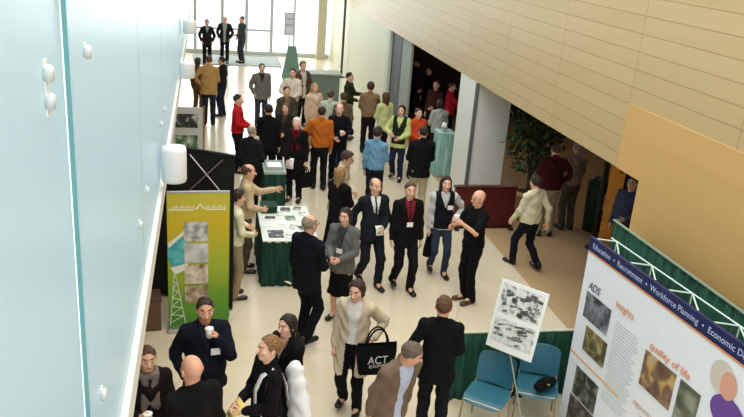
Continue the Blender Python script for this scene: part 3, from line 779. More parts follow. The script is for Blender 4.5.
for x in (-.7, .55): obj('foot', box(NB(), x-.03, x+.03, cy(x)-.25, cy(x)+.25, 0, .025, .006), plain((40, 40, 42)), t)
# board with pictures further along under the mezzanine
c = onZ(181, 146, .0)
t = thing('picture_board', 'grey board with dark pictures under the mezzanine', 'board', (-.36, 15.0, 0), R(0))
obj('board_panel', box(NB(), -.35, .32, -.015, .015, .75, 1.75, .008), plain((188, 190, 184)), t)
for z0, z1, cc in ((1.35, 1.62, 'photo'), (.9, 1.2, 'green')): obj('picture', box(NB(), -.2, .22, -.02, -.014, z0, z1), blot_mat('pb', prints[cc][0], 8), t)
for x in (-.3, .27): obj('leg', tube(NB(), [(x, .0, .76), (x, -.12, 0)], .014), plain((60, 52, 44)), t); 
obj('rear_leg', tube(NB(), [(0, .02, 1.5), (0, .45, 0)], .014), plain((60, 52, 44)), t)
obj('edge_strip', box(NB(), .32, .35, -.02, .02, .72, 1.78, .004), plain((150, 96, 52)), t)
t = thing('storage_crate', 'brown crate on the floor left of the green banner', 'crate', (-.78, 9.55, 0), R(6))
b = NB(); box(b, -.2, .2, -.16, .16, 0, .03)
for a in ((-.2, -.18, -.16, .16), (.18, .2, -.16, .16), (-.18, .18, -.16, -.14), (-.18, .18, .14, .16)): box(b, a[0], a[1], a[2], a[3], .02, .42)
obj('crate_body', b, mat((104, 74, 56), .7, .2, 20), t); obj('crate_lid', box(NB(), -.21, .21, -.17, .17, .42, .46, .008), mat((84, 60, 48), .7), t)

# ------------------------------------------------------------------ planter bench, tree, pedestal by the pillar
red = mat((84, 26, 26), .35, .15, 12.)
t = thing('room_divider', 'low dark red wooden divider in front of the white pillar', 'divider', (5.19, 13.06, 0))
obj('divider_board', box(NB(), -.61, .60, -.05, .05, .05, .81, .008), red, t); obj('plinth', box(NB(), -.60, .59, -.06, .06, 0, .07, .006), plain((50, 18, 18)), t); obj('top_rail', box(NB(), -.63, .62, -.065, .065, .80, .845, .01), mat((70, 20, 20), .3), t)
for x in (-.55, .54): obj('foot', box(NB(), x-.04, x+.04, -.2, .2, 0, .04, .008), plain((50, 18, 18)), t)
t = thing('ficus_tree', 'dark leafy potted ficus tree beside the white pillar', 'tree', (6.25, 13.52, 0))
obj('pot', lathe(NB(), [(.20, 0), (.27, .5), (.29, .52), (.29, .60), (.25, .60), (.24, .55)], 24), mat((176, 140, 88), .6), t, True); obj('soil', lathe(NB(), [(.001, .555), (.245, .555)], 20, cap=False), plain((50, 38, 30), .9), t)
b = NB()
for k in range(3): tube(b, [(.03*k-.03, .02*k, .55), (.05*math.sin(k*2.), .04*math.cos(k*2), 1.1), (.12*math.sin(k*2.1), .12*math.cos(k*2.1), 1.7)], [.03, .025, .012], 7)
obj('trunk', b, mat((84, 66, 48), .9, .3, 20), t)
b = NB(); rnd = random.Random(7)
for i in range(900):
    u = Vector((rnd.gauss(0, 1), rnd.gauss(0, 1), rnd.gauss(0, 1))).normalized()*rnd.random()**.4
    c_ = Vector((u.x*.60, u.y*.36, 1.72+u.z*.82))
    d_ = Vector((rnd.gauss(0, 1), rnd.gauss(0, 1), rnd.gauss(-.3, .8))).normalized(); s_ = d_.cross(Vector((rnd.gauss(0, 1), rnd.gauss(0, 1), rnd.gauss(0, 1)))).normalized(); L_ = rnd.uniform(.10, .17)
    b.faces.new([b.verts.new(c_), b.verts.new(c_+d_*L_*.5+s_*L_*.25), b.verts.new(c_+d_*L_), b.verts.new(c_+d_*L_*.5-s_*L_*.25)])
obj('foliage', b, mat((40, 62, 36), .5, .4, 9.), t)
t = thing('draped_pedestal', 'pale teal draped pedestal against the white pillar', 'pedestal', (5.34, 16.42, 0))
tealc = drape_mat((150, 196, 186)); obj('pedestal_top', box(NB(), -.19, .19, -.19, .19, 1.0, 1.04, .01), plain((176, 210, 202)), t); obj('pedestal_skirt', skirt(NB(), [(-.18, -.18), (.18, -.18), (.18, .18), (-.18, .18)], .012, 1.02, .014, .11), tealc, t, True)
t = thing('table_lamp', 'small white lamp on the teal pedestal', 'lamp', (5.3, 16.35, 1.041)); obj('base', lathe(NB(), [(.05, 0), (.05, .015), (.012, .03), (.012, .1)], 14), metal((200, 200, 200)), t); obj('lamp_shade', lathe(NB(), [(.07, .09), (.045, .2)], 16), plain((250, 250, 246)), t, True)  # lampshade in plain white, no emission

# ------------------------------------------------------------------ things in the dark side room
t = thing('waste_bin', 'dark green waste bin in the side room', 'bin', (7.42, 12.9, 0)); obj('bin_body', lathe(NB(), [(.19, 0), (.22, .90), (.23, .95), (.20, .95)], 24), plain((26, 58, 44), .5), t, True); obj('bin_lid', lathe(NB(), [(.23, .95), (.23, 1.0), (.12, 1.07), (.02, 1.08)], 24), plain((22, 46, 38), .4), t, True)
obj('paper_label', box(NB(), -.09, .07, -.235, -.21, .50, .80), plain((214, 216, 208)), t)
t = thing('orange_banner', 'tall orange printed banner stand inside the right opening', 'banner', (6.98, 11.6, 0), R(-14))
orm = blot_mat('orange_print', [(170, 60, 30), (236, 160, 64), (246, 190, 96), (244, 176, 80), (238, 164, 70)], 4.0); obj('banner_sheet', box(NB(), -.13, .13, -.01, .01, .08, 1.85), orm, t); obj('base_cassette', box(NB(), -.15, .15, -.1, .1, 0, .08, .01), metal((60, 60, 60)), t)
obj('support_pole', tube(NB(), [(0, .03, .05), (0, .02, 1.77)], .012), plain((40, 40, 40)), t)
t = thing('coat_rack', 'black metal stand between the green bin and the orange banner', 'stand', (6.98, 12.0, 0)); obj('pole', tube(NB(), [(0, 0, .03), (0, 0, 1.9)], .05), plain((20, 20, 20), .4), t); obj('base', lathe(NB(), [(.14, 0), (.14, .02), (.06, .06)], 20), plain((20, 20, 20), .4), t)
b = NB()
for k in range(4): tube(b, [(0, 0, 1.8), (.12*math.cos(k*PI/2), .12*math.sin(k*PI/2), 1.86), (.16*math.cos(k*PI/2), .16*math.sin(k*PI/2), 1.95)], .014, 6)
obj('hook', b, plain((20, 20, 20), .4), t)

t = thing('display_board', 'black display board behind the blue shirted visitor', 'board', (7.62, 12.15, 0), R(-8))
obj('board_panel', box(NB(), -.42, .42, -.02, .02, .1, 2.1, .008), plain((22, 22, 24), .6), t)
for x in (-.36, .36): obj('foot', box(NB(), x-.03, x+.03, -.22, .22, 0, .1, .008), plain((30, 30, 32)), t)
obj('notice', box(NB(), -.1, .12, -.03, -.02, 1.5, 1.75), plain((92, 96, 104)), t)

# ------------------------------------------------------------------ display booth on the right
XD = 4.02; YD = 6.97; ZT = 2.315; PH = math.asin(.0774)
YF, YN = 5.5, 2.1
def D(px, py, dx=0.):
    d = ray(px, py); n = np.array([-math.cos(PH), -math.sin(PH), 0]); q = CAM+d*(((np.array([XD, YD, 0])-CAM)@n)/(d@n))
    return Vector((XD, -math.sin(PH)*(q[0]-XD)+math.cos(PH)*(q[1]-YD)+5.5, q[2]))
t = thing('exhibit_display', 'large white exhibit display wall with blue header', 'display wall', (XD, YD, 0), PH)
wp = mat((232, 237, 246), .35, .03, 6., spec=.4)
b = NB(); box(b, 0, .03, YN-5.5, YF-5.5, .04, ZT-.14); obj('graphic_panel', b, wp, t)
b = NB(); box(b, -.006, .03, YN-5.5, YF-5.5+.01, ZT-.150, ZT); obj('header_strip', b, plain((26, 34, 84), .4), t)
b = NB(); box(b, -.005, .0, YN-5.5, YF-5.5, ZT-.172, ZT-.152); obj('orange_stripe', b, plain((226, 150, 96)), t)
for y in (YN+.1, 3.8, YF-.12): obj('foot', box(NB(), -.18, .34, y-5.5-.03, y-5.5+.03, 0, .04, .008), metal((180, 180, 180)), t)
# text faces -X: text x axis runs toward -Y, text y axis up
TB = Matrix(((0, 0, -1, 0), (-1, 0, 0, 0), (0, 1, 0, 0), (0, 0, 0, 1)))
def ptext(nm, txt, y, z, h, col, fit=None, it=0., dx=.009):
    return text_mesh(nm, txt, h, plain(col, .5), t, Matrix.Translation((-dx, y-5.5, z)) @ TB, it, fit)
ptext('header_lettering', 'Education  •  Recruitment  •  Workforce Planning  •  Economic Development', YF-.08, ZT-.10, .085, (176, 188, 226), 2.65)
a = D(589, 287); ptext('logo_lettering', 'ADS', a.y, a.z-.0, .125, (34, 40, 82), .22, .25)
a = D(617, 303); ptext('orange_lettering', 'insights', a.y, a.z-.03, .11, (218, 150, 84), .30, .2)
a = D(650, 348); ptext('orange_lettering', 'quality of life', a.y, a.z+.01, .11, (222, 138, 84), .58, .1)
a = D(634, 400); ptext('orange_lettering', 'opportunity', a.y, a.z-.02, .07, (214, 150, 110), .42, .1)
def prect(nm, p0, p1, p2, mm, dx=.006):
    A, B_, C_ = D(*p0), D(*p1), D(*p2)     # top-left, top-right, bottom-left in the photo
    y0 = (A.y+C_.y)/2; y1 = B_.y; z1 = (A.z+B_.z)/2; z0 = C_.z-(A.z-z1)*.5
    return obj(nm, box(NB(), -dx, 0, y1-5.5, y0-5.5, z0, z1), mm, t)
prect('photo_print', (587.6, 291), (612, 309), (583, 315), blot_mat('ph1', [(30, 34, 44), (120, 126, 138), (60, 64, 74), (190, 194, 200)], 6), .006)
prect('photo_print', (586.5, 326), (608, 342), (582.5, 349), blot_mat('ph2', [(60, 66, 40), (130, 120, 70), (90, 84, 60), (180, 170, 140)], 9), .006)
prect('photo_print', (577, 366), (599, 385), (572, 392), blot_mat('ph3', [(40, 50, 44), (96, 104, 90), (50, 46, 40), (150, 150, 140)], 9), .006)
prect('photo_print', (570, 395), (596, 415), (566, 420), blot_mat('ph4', [(40, 44, 48), (120, 124, 120), (70, 60, 50)], 9), .006)
prect('photo_print', (647, 350), (677, 374), (638, 382), blot_mat('ph5', [(96, 64, 48), (196, 160, 80), (120, 96, 84), (170, 168, 166), (110, 76, 60)], 5), .006)
prect('photo_print', (680, 381), (702, 392), (672, 420), blot_mat('ph6', [(70, 74, 66), (130, 134, 122), (96, 96, 80), (160, 160, 150)], 6), .006)
A, B_ = D(571, 347), D(618, 397); obj('orange_rule', box(NB(), -.005, 0, B_.y-5.5, A.y-5.5, (A.z+B_.z)/2-.012, (A.z+B_.z)/2+.012), plain((222, 176, 130)), t)
b = NB(); rl = random.Random(3)
A, B_ = D(617, 318), D(650, 345)
for i in range(26):
    z = A.z-.03-.036*i; y0 = A.y; box(b, -.004, 0, y0-.34-.10*rl.random()-5.5, y0-5.5, z, z+.011)
obj('text_lines', b, plain((190, 194, 200)), t)
b = NB(); A = D(640, 412)
for i in range(14):
    z = A.z-.03-.03*i; box(b, -.004, 0, A.y-.42-.08*rl.random()-5.5, A.y-5.5, z, z+.010)
obj('text_lines', b, plain((196, 196, 200)), t)
# printed portrait on the panel: hair, face, purple shirt
def disc(nm, px, py, ry, rz, col, dx):
    c_ = D(px, py); b = NB(); n = 22
    vs = [b.verts.new((-dx, c_.y-5.5+ry*math.cos(2*PI*i/n), c_.z+rz*math.sin(2*PI*i/n))) for i in range(n)]; b.faces.new(vs); return obj(nm, b, plain(col, .5), t)
disc('printed_portrait', 722, 377, .135, .15, (206, 200, 190), .004); disc('printed_portrait', 729, 386, .095, .125, (216, 160, 140), .006); disc('printed_portrait', 727, 414, .2, .15, (104, 70, 150), .005)
# white folding lattice along the back of the wall
b = NB(); xo, xi = .24, .05; zt = ZT-.02
n = 6; ys = [YF-5.5-.12-.62*i for i in range(n)]
tube(b, [(xo, ys[0]+.1, zt), (xo, ys[-1], zt)], .008, 6); tube(b, [(xi, ys[0]+.1, zt-.02), (xi, ys[-1], zt-.02)], .008, 6)
for i in range(n):
    tube(b, [(xi, ys[i]+.12, zt-.01), (xo, ys[i], zt), (xi, ys[i]-.34, zt-.01)], .008, 6)
for i in range(n): tube(b, [(xo, ys[i], zt), (xo, ys[i], .03)], .007, 6)
obj('lattice_frame', b, plain((206, 226, 214), .4), t)
# green drapes of the booth
t = thing('back_drape', 'tall green drape hanging along the right wall', 'drape', (4.78, 7.75, 0))
o = sol(obj('drape_cloth', skirt(NB(), [(-.04, 0), (.06, -6)], .01, 2.19, .03, .16, False), drape_mat((34, 72, 56)), t, True), .006)
obj('top_pole', tube(NB(), [(-.04, .02, 2.19), (.06, -6, 2.19)], .016), plain((120, 140, 120)), t)
for y in (0, -3, -6): obj('upright', tube(NB(), [(-.0-y*.016, y, 0), (-.0-y*.016, y, 2.2)], .018), metal((170, 170, 170)), t); obj('base', box(NB(), -.12-y*.016, .16-y*.016, y-.18, y+.18, 0, .012), metal((120, 120, 120)), t)
t = thing('side_drape', 'low green drape behind the teal chairs', 'drape', (2.80, 7.50, 0))
sol(obj('drape_cloth', skirt(NB(), [(0, 0), (1.62, -.04)], .01, .90, .025, .15, False), drape_mat((36, 80, 64)), t, True), .006)
obj('top_pole', tube(NB(), [(-.01, 0, .905), (1.63, -.04, .905)], .016), plain((206, 204, 180)), t)
for x in (0, 1.62): obj('upright', tube(NB(), [(x, -.03*x, 0), (x, -.03*x, .91)], .016), metal((170, 170, 170)), t)

# ------------------------------------------------------------------ teal chairs
tealp = plain((44, 98, 116), .4); legm = metal((170, 158, 134), .4)
def chair(x, y, rz, lb):
    t = thing('stacking_chair', lb, 'chair', (x, y, 0), R(rz), 'teal stacking chairs')
    def shell(nm, fn, nu=12, nv=10, th=.012):
        b = NB(); g = [[b.verts.new(fn(u/nu, v/nv)) for v in range(nv+1)] for u in range(nu+1)]
        for i in range(nu):
            for j in range(nv): b.faces.new((g[i][j], g[i+1][j], g[i+1][j+1], g[i][j+1]))
        o = obj(nm, b, tealp, t, True); md = o.modifiers.new('s', 'SOLIDIFY'); md.thickness = th; o.modifiers.new('ss', 'SUBSURF').levels = 1; return o
    def rr(u, v, w, d, p_=5):              # rounded-rectangle parametrisation
        a, c = 2*u-1, 2*v-1
        return a*w*(1-.10*c**6), c*d*(1-.10*a**6)
    def seat(u, v):
        a, c = rr(u, v, .235, .22); return (a, c, .445+.02*(2*u-1)**2*(.5+.5*v)-.045*max(0, .25-v)**1.5*8+.01*(2*v-1)**2)
    def back(u, v):
        a, c = rr(u, v, .225, .185); return (a, .235-.05*(2*u-1)**2+.07*(v-.2), .66+c)
    shell('seat', seat); shell('backrest', back)
    for sx in (1, -1):
        obj('leg', tube(NB(), [(sx*.21, -.18, .43), (sx*.235, -.20, 0)], .011), legm, t)
        obj('leg', tube(NB(), [(sx*.20, .17, .43), (sx*.225, .235, 0)], .011), legm, t)
        obj('back_post', tube(NB(), [(sx*.20, .12, .43), (sx*.215, .215, .47), (sx*.205, .23, .62), (sx*.20, .255, .78)], .010), legm, t)
    b = NB()
    tube(b, [(-.21, -.18, .425), (.21, -.18, .425)], .009); tube(b, [(-.20, .17, .425), (.20, .17, .425)], .009)
    for sx in (1, -1): tube(b, [(sx*.21, -.18, .425), (sx*.20, .17, .425)], .009)
    obj('seat_frame', b, legm, t)
    return t
chair(3.07, 6.9, -40, 'teal chair left of the poster stand, seat empty')
chair(3.72, 7.03, -24, 'teal chair right of the poster stand, black bag on seat')
t = thing('black_bag', 'black soft bag lying on the teal chair', 'bag', (3.76, 6.93, .466), R(15))
F = Field((-.2, -.18, -.02), (.2, .18, .22), .009); F.cone((-.10, -.02, .06), (.10, .01, .065), .062, .058, .03, (np.array([0, 0, 1.]), .85)); F.ell((0, .0, .09), (.1, .07, .05)); F.folds(.006, 1.); F.plane((0, 0, .005), (0, 0, -1)); V, Q = F.mesh(); link('bag_body', np_mesh('bag', V, Q), cloth((20, 20, 24)), t)
obj('strap', tube(NB(), [(-.10, -.04, .1), (-.08, -.09, .15), (.02, -.11, .13), (.1, -.05, .1)], .008, 6), cloth((28, 28, 30)), t); obj('buckle', box(NB(), -.03, .0, -.085, -.065, .09, .11, .004), metal((200, 200, 200)), t)
# poster on a slim stand
TL, TR, BL, BR = [Vector(onZ(*q)) for q in ((503, 277.5, 1.75), (550, 294, 1.75), (485.5, 343, .95), (532, 362.5, .95))]
t = thing('poster_board', 'tilted white poster with two grey site drawings', 'poster', tuple((BL+BR)/2)); O = (BL+BR)/2
ux = (TR-TL).normalized(); up = ((TL+TR)/2-(BL+BR)/2); hh = up.length; up.normalize(); nn = ux.cross(up).normalized(); wd = (TR-TL).length
if nn.y > 0: nn = -nn
def PQ(u, v, w=0): return ux*((u-.5)*wd)+up*(v*hh)+nn*w
def pbox(nm, u0, u1, v0, v1, w0, w1, mm):
    b = NB(); vs = [b.verts.new(PQ(u, v, w)) for w in (w0, w1) for u, v in ((u0, v0), (u1, v0), (u1, v1), (u0, v1))]
    for f in ((0, 1, 2, 3), (4, 5, 6, 7), (0, 1, 5, 4), (1, 2, 6, 5), (2, 3, 7, 6), (3, 0, 4, 7)): b.faces.new([vs[i] for i in f])
    return obj(nm, b, mm, t)
pbox('board', 0, 1, 0, 1, 0, .012, plain((240, 241, 240), .5))
pbox('site_drawing', .06, .94, .53, .95, .012, .014, blot_mat('site', [(120, 124, 122), (178, 180, 178), (212, 213, 212), (226, 226, 224), (232, 232, 231), (234, 234, 233)], 18))
pbox('site_drawing', .06, .94, .10, .46, .012, .014, blot_mat('site2', [(150, 152, 152), (206, 207, 206), (222, 223, 222), (232, 232, 231)], 16))
b = NB(); rl = random.Random(5)
for i in range(26):
    u, v = rl.uniform(.12, .84), rl.uniform(.57, .9); a = rl.uniform(-.4, .4); w_, h_ = rl.uniform(.04, .11), rl.uniform(.012, .03)
    q = [PQ(u+x*math.cos(a)-y*math.sin(a), v+x*math.sin(a)*.7+y*math.cos(a), .016) for x, y in ((-w_, -h_), (w_, -h_), (w_, h_), (-w_, h_))]; quad(b, *q)
for i in range(14):
    u, v = rl.uniform(.14, .82), rl.uniform(.14, .42); w_, h_ = rl.uniform(.04, .12), rl.uniform(.008, .02); a = rl.uniform(-.2, .5)
    q = [PQ(u+x*math.cos(a)-y*math.sin(a), v+x*math.sin(a)*.7+y*math.cos(a), .016) for x, y in ((-w_, -h_), (w_, -h_), (w_, h_), (-w_, h_))]; quad(b, *q)
obj('building_outlines', b, blot_mat('roofs', [(70, 74, 74), (120, 122, 122), (244, 244, 242), (90, 92, 92)], 14), t)
t = thing('poster_stand', 'slim steel easel holding the tilted poster', 'easel', (O.x, O.y, 0))
bk = -nn*.03; top = (TL+TR)/2-O+bk+Vector((0, 0, O.z)); lg = plain((150, 156, 150), .4)
g = lambda x, y: (x-O.x, y-O.y, 0)
obj('pole', tube(NB(), [top-up*.1, top-up*hh+bk*.2, g(3.48, 6.64)], .009), lg, t)
for dx_, dy_ in ((.0, -.13), (.02, .13), (-.02, .0)): obj('foot', tube(NB(), [(3.48-O.x, 6.64-O.y, .05), (3.48-O.x+dx_, 6.64-O.y+dy_, .006)], .006, 6), lg, t)
obj('ledge', tube(NB(), [PQ(.1, -.012, -.01)+Vector((0, 0, O.z)), PQ(.9, -.012, -.01)+Vector((0, 0, O.z))], .010, 6), lg, t)
# ------------------------------------------------------------------ hand-held things
def world_thing(name, label, cat, p_, rz=0., group=None): return thing(name, label, cat, tuple(p_), rz, group)
def cup(pr, sd, label, off=(0, 0, 0), r=.038, hgt=.095):
    p_ = pr['hand'](sd); a = R(pr['yaw']); o_ = Vector((off[0]*math.cos(a)-off[1]*math.sin(a), off[0]*math.sin(a)+off[1]*math.cos(a), off[2]))
    t = world_thing('paper_cup', label, 'cup', p_+o_-Vector((0, 0, hgt*.5)), 0, 'paper cups in hands')
    cw = obj('cup_wall', lathe(NB(), [(r*.74, 0), (r, hgt), (r*.93, hgt), (r*.68, .008)], 20), plain((246, 245, 242), .5), t, True)
    obj('rim', lathe(NB(), [(r*.97, hgt-.004), (r*1.06, hgt-.002), (r*1.06, hgt+.004), (r*.95, hgt+.005)], 20), plain((250, 250, 248), .5), cw, True)
    return t
def sheet(pr, sd, label, w=.15, d=.21, col=(240, 238, 220), tilt=40, nm='paper', cat='paper', off=(0, 0, 0), rz=None):
    p_ = pr['hand'](sd); a = R(pr['yaw']); o_ = Vector((off[0]*math.cos(a)-off[1]*math.sin(a), off[0]*math.sin(a)+off[1]*math.cos(a), off[2]))
    t = world_thing(nm, label, cat, p_+o_, a if rz is None else R(rz), 'papers in hands')
    Mx = Matrix.Rotation(R(tilt), 4, 'X')
    b = NB()
    for k in range(6):
        y0, y1 = -d/2+d*k/6, -d/2+d*(k+1)/6; f = lambda y: .02*math.cos(y/d*3)
        quad(b, (-w/2, y0, f(y0)), (w/2, y0, f(y0)), (w/2, y1, f(y1)), (-w/2, y1, f(y1)))
    bmesh.ops.remove_doubles(b, verts=b.verts[:], dist=1e-5); b.transform(Mx); o = sol(obj('sheet', b, plain(col, .6), t, True), .002)
    b = NB()
    for k in range(5): box(b, -w*.38, w*(.38-.1*(k % 3)), -d*.35+d*.15*k, -d*.35+d*.15*k+.006, .021, .0235)
    b.transform(Mx); obj('printed_lines', b, plain((120, 120, 124)), o)
    return t
def tote(label, top, bot, rz, w, dp, col, name='tote_bag', handle_to=None, txt=None, mat_=None, hl=.25, group='bags carried by visitors'):
    """soft bag: top and bot are world points of its mouth centre and bottom centre"""
    top, bot = Vector(top), Vector(bot); hgt = top.z-bot.z
    t = thing(name, label, 'bag', tuple(bot), R(rz), group)
    b = NB(); rings = []; n = 24; dx = top-bot
    for k in range(9):
        f = k/8; ww = w*(.84+.16*f+.06*math.sin(PI*f)); dd = dp*(1-.55*f)+.012
        ring = []
        for i in range(n):
            a = 2*PI*i/n; cx, sx_ = math.cos(a), math.sin(a); e = .35
            ring.append(b.verts.new((ww/2*math.copysign(abs(cx)**e, cx), dd/2*math.copysign(abs(sx_)**.6, sx_)+.006*math.sin(5*a+k), hgt*f+.008*math.sin(3*a+1))))
        rings.append(ring)
    for a, c in zip(rings, rings[1:]):
        for i in range(n): b.faces.new((a[i], a[(i+1) % n], c[(i+1) % n], c[i]))
    b.faces.new(rings[0][::-1]); bb_ = obj('bag_body', b, mat_ or cloth(col), t, True)
    for sd in (-1, 1):
        pts = [Vector((w*.27*math.cos(PI*(1-i/10)), sd*dp*.2, hgt-.03+hl*math.sin(PI*i/10))) for i in range(11)]
        obj('handle', tube(NB(), pts, .011, 6), cloth(col if mat_ is None else (30, 30, 30)), bb_)
    if txt:
        for k, (s_, z_, h_, ft) in enumerate(txt):
            M_ = Matrix(((1, 0, 0, -ft/2), (0, 0, -1, -dp*.5*.86-.012), (0, 1, 0, hgt*z_), (0, 0, 0, 1)))
            text_mesh('bag_lettering', s_, h_, plain((200, 202, 204)), bb_, M_, 0, ft)
    return t
S, DK, BLK = (214, 165, 138), (50, 40, 34), (30, 29, 32)
# ------------------------------------------------------------------ people, far to near
person('man in dark jacket at the glass doors, leftmost of three', (207, 19), 1.7, 4, ('short', DK), top=('jacket', (48, 52, 56)), inner=('v', (170, 170, 168)), L='pocket', R_='pocket')
person('man in open dark jacket and pale shirt, middle of three at the glass doors', (225, 16), 1.75, -4, ('ring', DK), top=('jacket', (50, 52, 54)), inner=('open', (170, 174, 170)), L='pocket', R_='pocket', wid=1.08)
person('slim man in dark grey standing sideways by the glass doors', (242, 16), 1.76, -62, ('short', DK), top=('sweater', (74, 78, 80)), legs=('trousers', (70, 76, 80)), L='front', R_='pocket')
for q_ in PEOPLE[:3]: q_['root'].location.z = .0065
person('visitor in brown jacket with back turned beside the tan jacket', (198, 57), 1.58, 150, ('bob', (70, 50, 36)), top=('jacket', (110, 82, 54)), legs=('trousers', (120, 96, 64)), L='down', R_='front')
tp = person('man in tan jacket and jeans seen from behind', (209, 55), 1.84, 178, ('short', (90, 70, 50)), top=('jacket', (186, 148, 92)), legs=('trousers', (58, 64, 84)), L='hip', R_='front', wid=1.1, fat=1.1)
person('man in dark top and jeans facing the tan jacket', (222, 56), 1.66, -118, ('short', (50, 36, 30)), top=('tee', (44, 44, 52)), legs=('trousers', (56, 64, 86)), L='cup', R_='down', sleeves='short')
person('man in grey jacket and jeans standing alone facing forward', (262, 63), 1.72, 4, ('short', (70, 64, 58)), top=('jacket', (126, 126, 120)), inner=('v', (60, 60, 60)), legs=('trousers', (64, 72, 82)), L='down', R_='pocket', wid=1.1)
person('dark haired man in cream shirt facing forward', (293, 68), 1.75, -14, ('short', (46, 34, 28)), top=('shirt', (228, 218, 200)), legs=('trousers', (84, 78, 66)), L='front', R_='elbow')
person('tall man in brown jacket behind the cream shirted man', (303, 61), 1.78, 24, ('thick', (130, 112, 90)), top=('jacket', (104, 82, 66)), inner=('open', (214, 206, 190)), L='pocket', R_='down')
rp = person('man in bright red shirt and black trousers in profile', (238, 94), 1.72, 78, ('short', (44, 34, 32)), top=('shirt', (206, 34, 40)), legs=('trousers', (30, 30, 40)), L='front', R_='front', belt=(20, 20, 20))
person('dark haired man in black suit seen from behind', (269, 104), 1.75, 172, ('short', (34, 28, 26)), top=('suit', (28, 29, 33)), legs=('trousers', (28, 29, 33)), L='front', R_='down')
person('grey haired man in dark suit with back turned', (252, 125), 1.67, 150, ('ring', (150, 140, 126)), top=('suit', (46, 48, 50)), legs=('trousers', (40, 42, 46)), L='down', R_='front')
person('brown haired visitor in dark olive coat behind the black suits', (286, 103), 1.60, -24, ('bob', (96, 74, 56)), top=('coat', (62, 56, 48)), inner=('v', (90, 70, 60)), L='front', R_='down')
person('visitor in olive brown jacket behind the olive coat', (287, 86), 1.7, 10, ('short', (70, 54, 42)), top=('jacket', (84, 76, 62)), inner=('v', (120, 110, 96)), L='front', R_='down')
wh = person('white haired visitor in long black coat with red scarf', (297, 117), 1.7, -20, ('short', (226, 220, 212)), skin=(220, 166, 144), top=('coat', (34, 31, 33)), inner=('v', (120, 24, 28)), scarf=(134, 26, 30), L='down', R_='low_front')
sheet(wh, -1, 'white folded papers held by the white haired visitor', col=(240, 240, 238), tilt=70)
hw = wh['hand'](1); tote('black handbag carried by the white haired visitor', hw+Vector((.0, -.02, -.16)), hw+Vector((.0, -.02, -.44)), 30, .34, .14, (26, 25, 27), 'handbag', hl=.17)
person('man in orange shirt and black trousers seen from behind', (322, 106), 1.78, 178, ('short', (50, 36, 26)), top=('shirt', (206, 112, 40)), legs=('trousers', (34, 36, 38)), L='elbow', R_='down', wid=1.12, stride=.1)
bb = person('bald man in black shirt holding a white cup', (340, 103), 1.75, -10, ('ring', (110, 96, 84)), skin=(216, 172, 146), top=('shirt', (30, 31, 36)), legs=('trousers', (32, 33, 36)), L='cup', R_='front')
cup(bb, 1, 'white cup held by the bald man in black shirt')
person('blond woman in pale pink coat', (315, 83), 1.65, 24, ('long', (176, 140, 96)), top=('coat', (222, 190, 164)), inner=('v', (236, 220, 206)), legs=('trousers', (190, 160, 130)), L='front', R_='down')
person('dark haired man in dark green top facing right', (350, 72), 1.75, 64, ('short', (36, 30, 26)), top=('sweater', (58, 74, 44)), legs=('trousers', (50, 66, 110)), L='cup', R_='front')
person('visitor in pale green jacket with back turned', (331, 90), 1.68, 160, ('short', (74, 62, 44)), top=('jacket', (196, 206, 184)), legs=('trousers', (70, 70, 64)), L='down', R_='front')
person('man in olive brown jacket and blue jeans, back turned', (344, 92), 1.74, 196, ('short', (64, 52, 40)), top=('jacket', (112, 98, 74)), legs=('trousers', (44, 62, 112)), L='front', R_='down')
person('man in tan brown sweater and dark trousers, back turned', (371, 82), 1.75, 168, ('thick', (66, 46, 34)), top=('sweater', (148, 122, 92)), legs=('trousers', (44, 42, 40)), L='front', R_='reach', wid=1.05)
person('long haired woman in pale lime jacket', (386, 92), 1.65, 205, ('long', (86, 54, 32)), top=('jacket', (206, 212, 150)), legs=('trousers', (40, 40, 38)), L='front', R_='down')
person('dark haired visitor in yellow green top with dark vest', (402, 105), 1.7, -26, ('bob', (34, 28, 24)), top=('jacket', (208, 214, 140)), vest=(54, 62, 40), legs=('trousers', (44, 60, 92)), L='front', R_='elbow', stride=.12)
person('visitor in orange red top among the crowd', (419, 108), 1.6, 12, ('short', (60, 40, 30)), top=('sweater', (222, 84, 44)), legs=('trousers', (50, 48, 46)), L='front', R_='front')
person('man in black jacket and beige trousers seen from behind', (424, 126), 1.8, 176, ('short', (40, 32, 28)), top=('jacket', (30, 32, 34)), legs=('trousers', (196, 182, 146)), L='front', R_='front', wid=1.1)
person('dark haired visitor in pale grey sweater, back turned', (441, 99), 1.64, 186, ('bob', (32, 28, 28)), top=('sweater', (172, 174, 166)), legs=('trousers', (48, 48, 50)), L='front', R_='front')
person('man in light blue shirt and navy trousers', (378, 127), 1.72, 150, ('thick', (44, 34, 30)), top=('shirt', (112, 156, 190)), legs=('trousers', (36, 40, 54)), L='down', R_='front', belt=(30, 26, 24))
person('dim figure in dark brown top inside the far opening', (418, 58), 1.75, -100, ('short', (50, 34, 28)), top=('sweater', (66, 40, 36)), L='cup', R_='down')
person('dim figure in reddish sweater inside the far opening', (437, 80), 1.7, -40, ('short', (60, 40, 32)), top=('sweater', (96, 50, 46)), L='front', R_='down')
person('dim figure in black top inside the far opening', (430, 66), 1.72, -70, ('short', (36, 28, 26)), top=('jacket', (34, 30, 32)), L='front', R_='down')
cm = person('visitor in red top holding out a black camera beside the pillar', (452, 82), 1.70, 70, ('short', (70, 44, 36)), top=('sweater', (206, 36, 62)), L='front', R_='reach')
t = thing('camera', 'black camera held up beside the white pillar', 'camera', tuple(cm['hand'](-1)+Vector((0, 0, .0))), R(20)); cb_ = obj('camera_body', box(NB(), -.07, .07, -.035, .035, -.05, .05, .01), plain((24, 24, 26), .4), t); b = lathe(NB(), [(.035, 0), (.035, .06), (.028, .065)], 16); b.transform(Matrix.Translation((0, -.03, 0)) @ Matrix.Rotation(R(90), 4, 'X')); obj('lens', b, plain((18, 18, 20), .3), cb_, True)
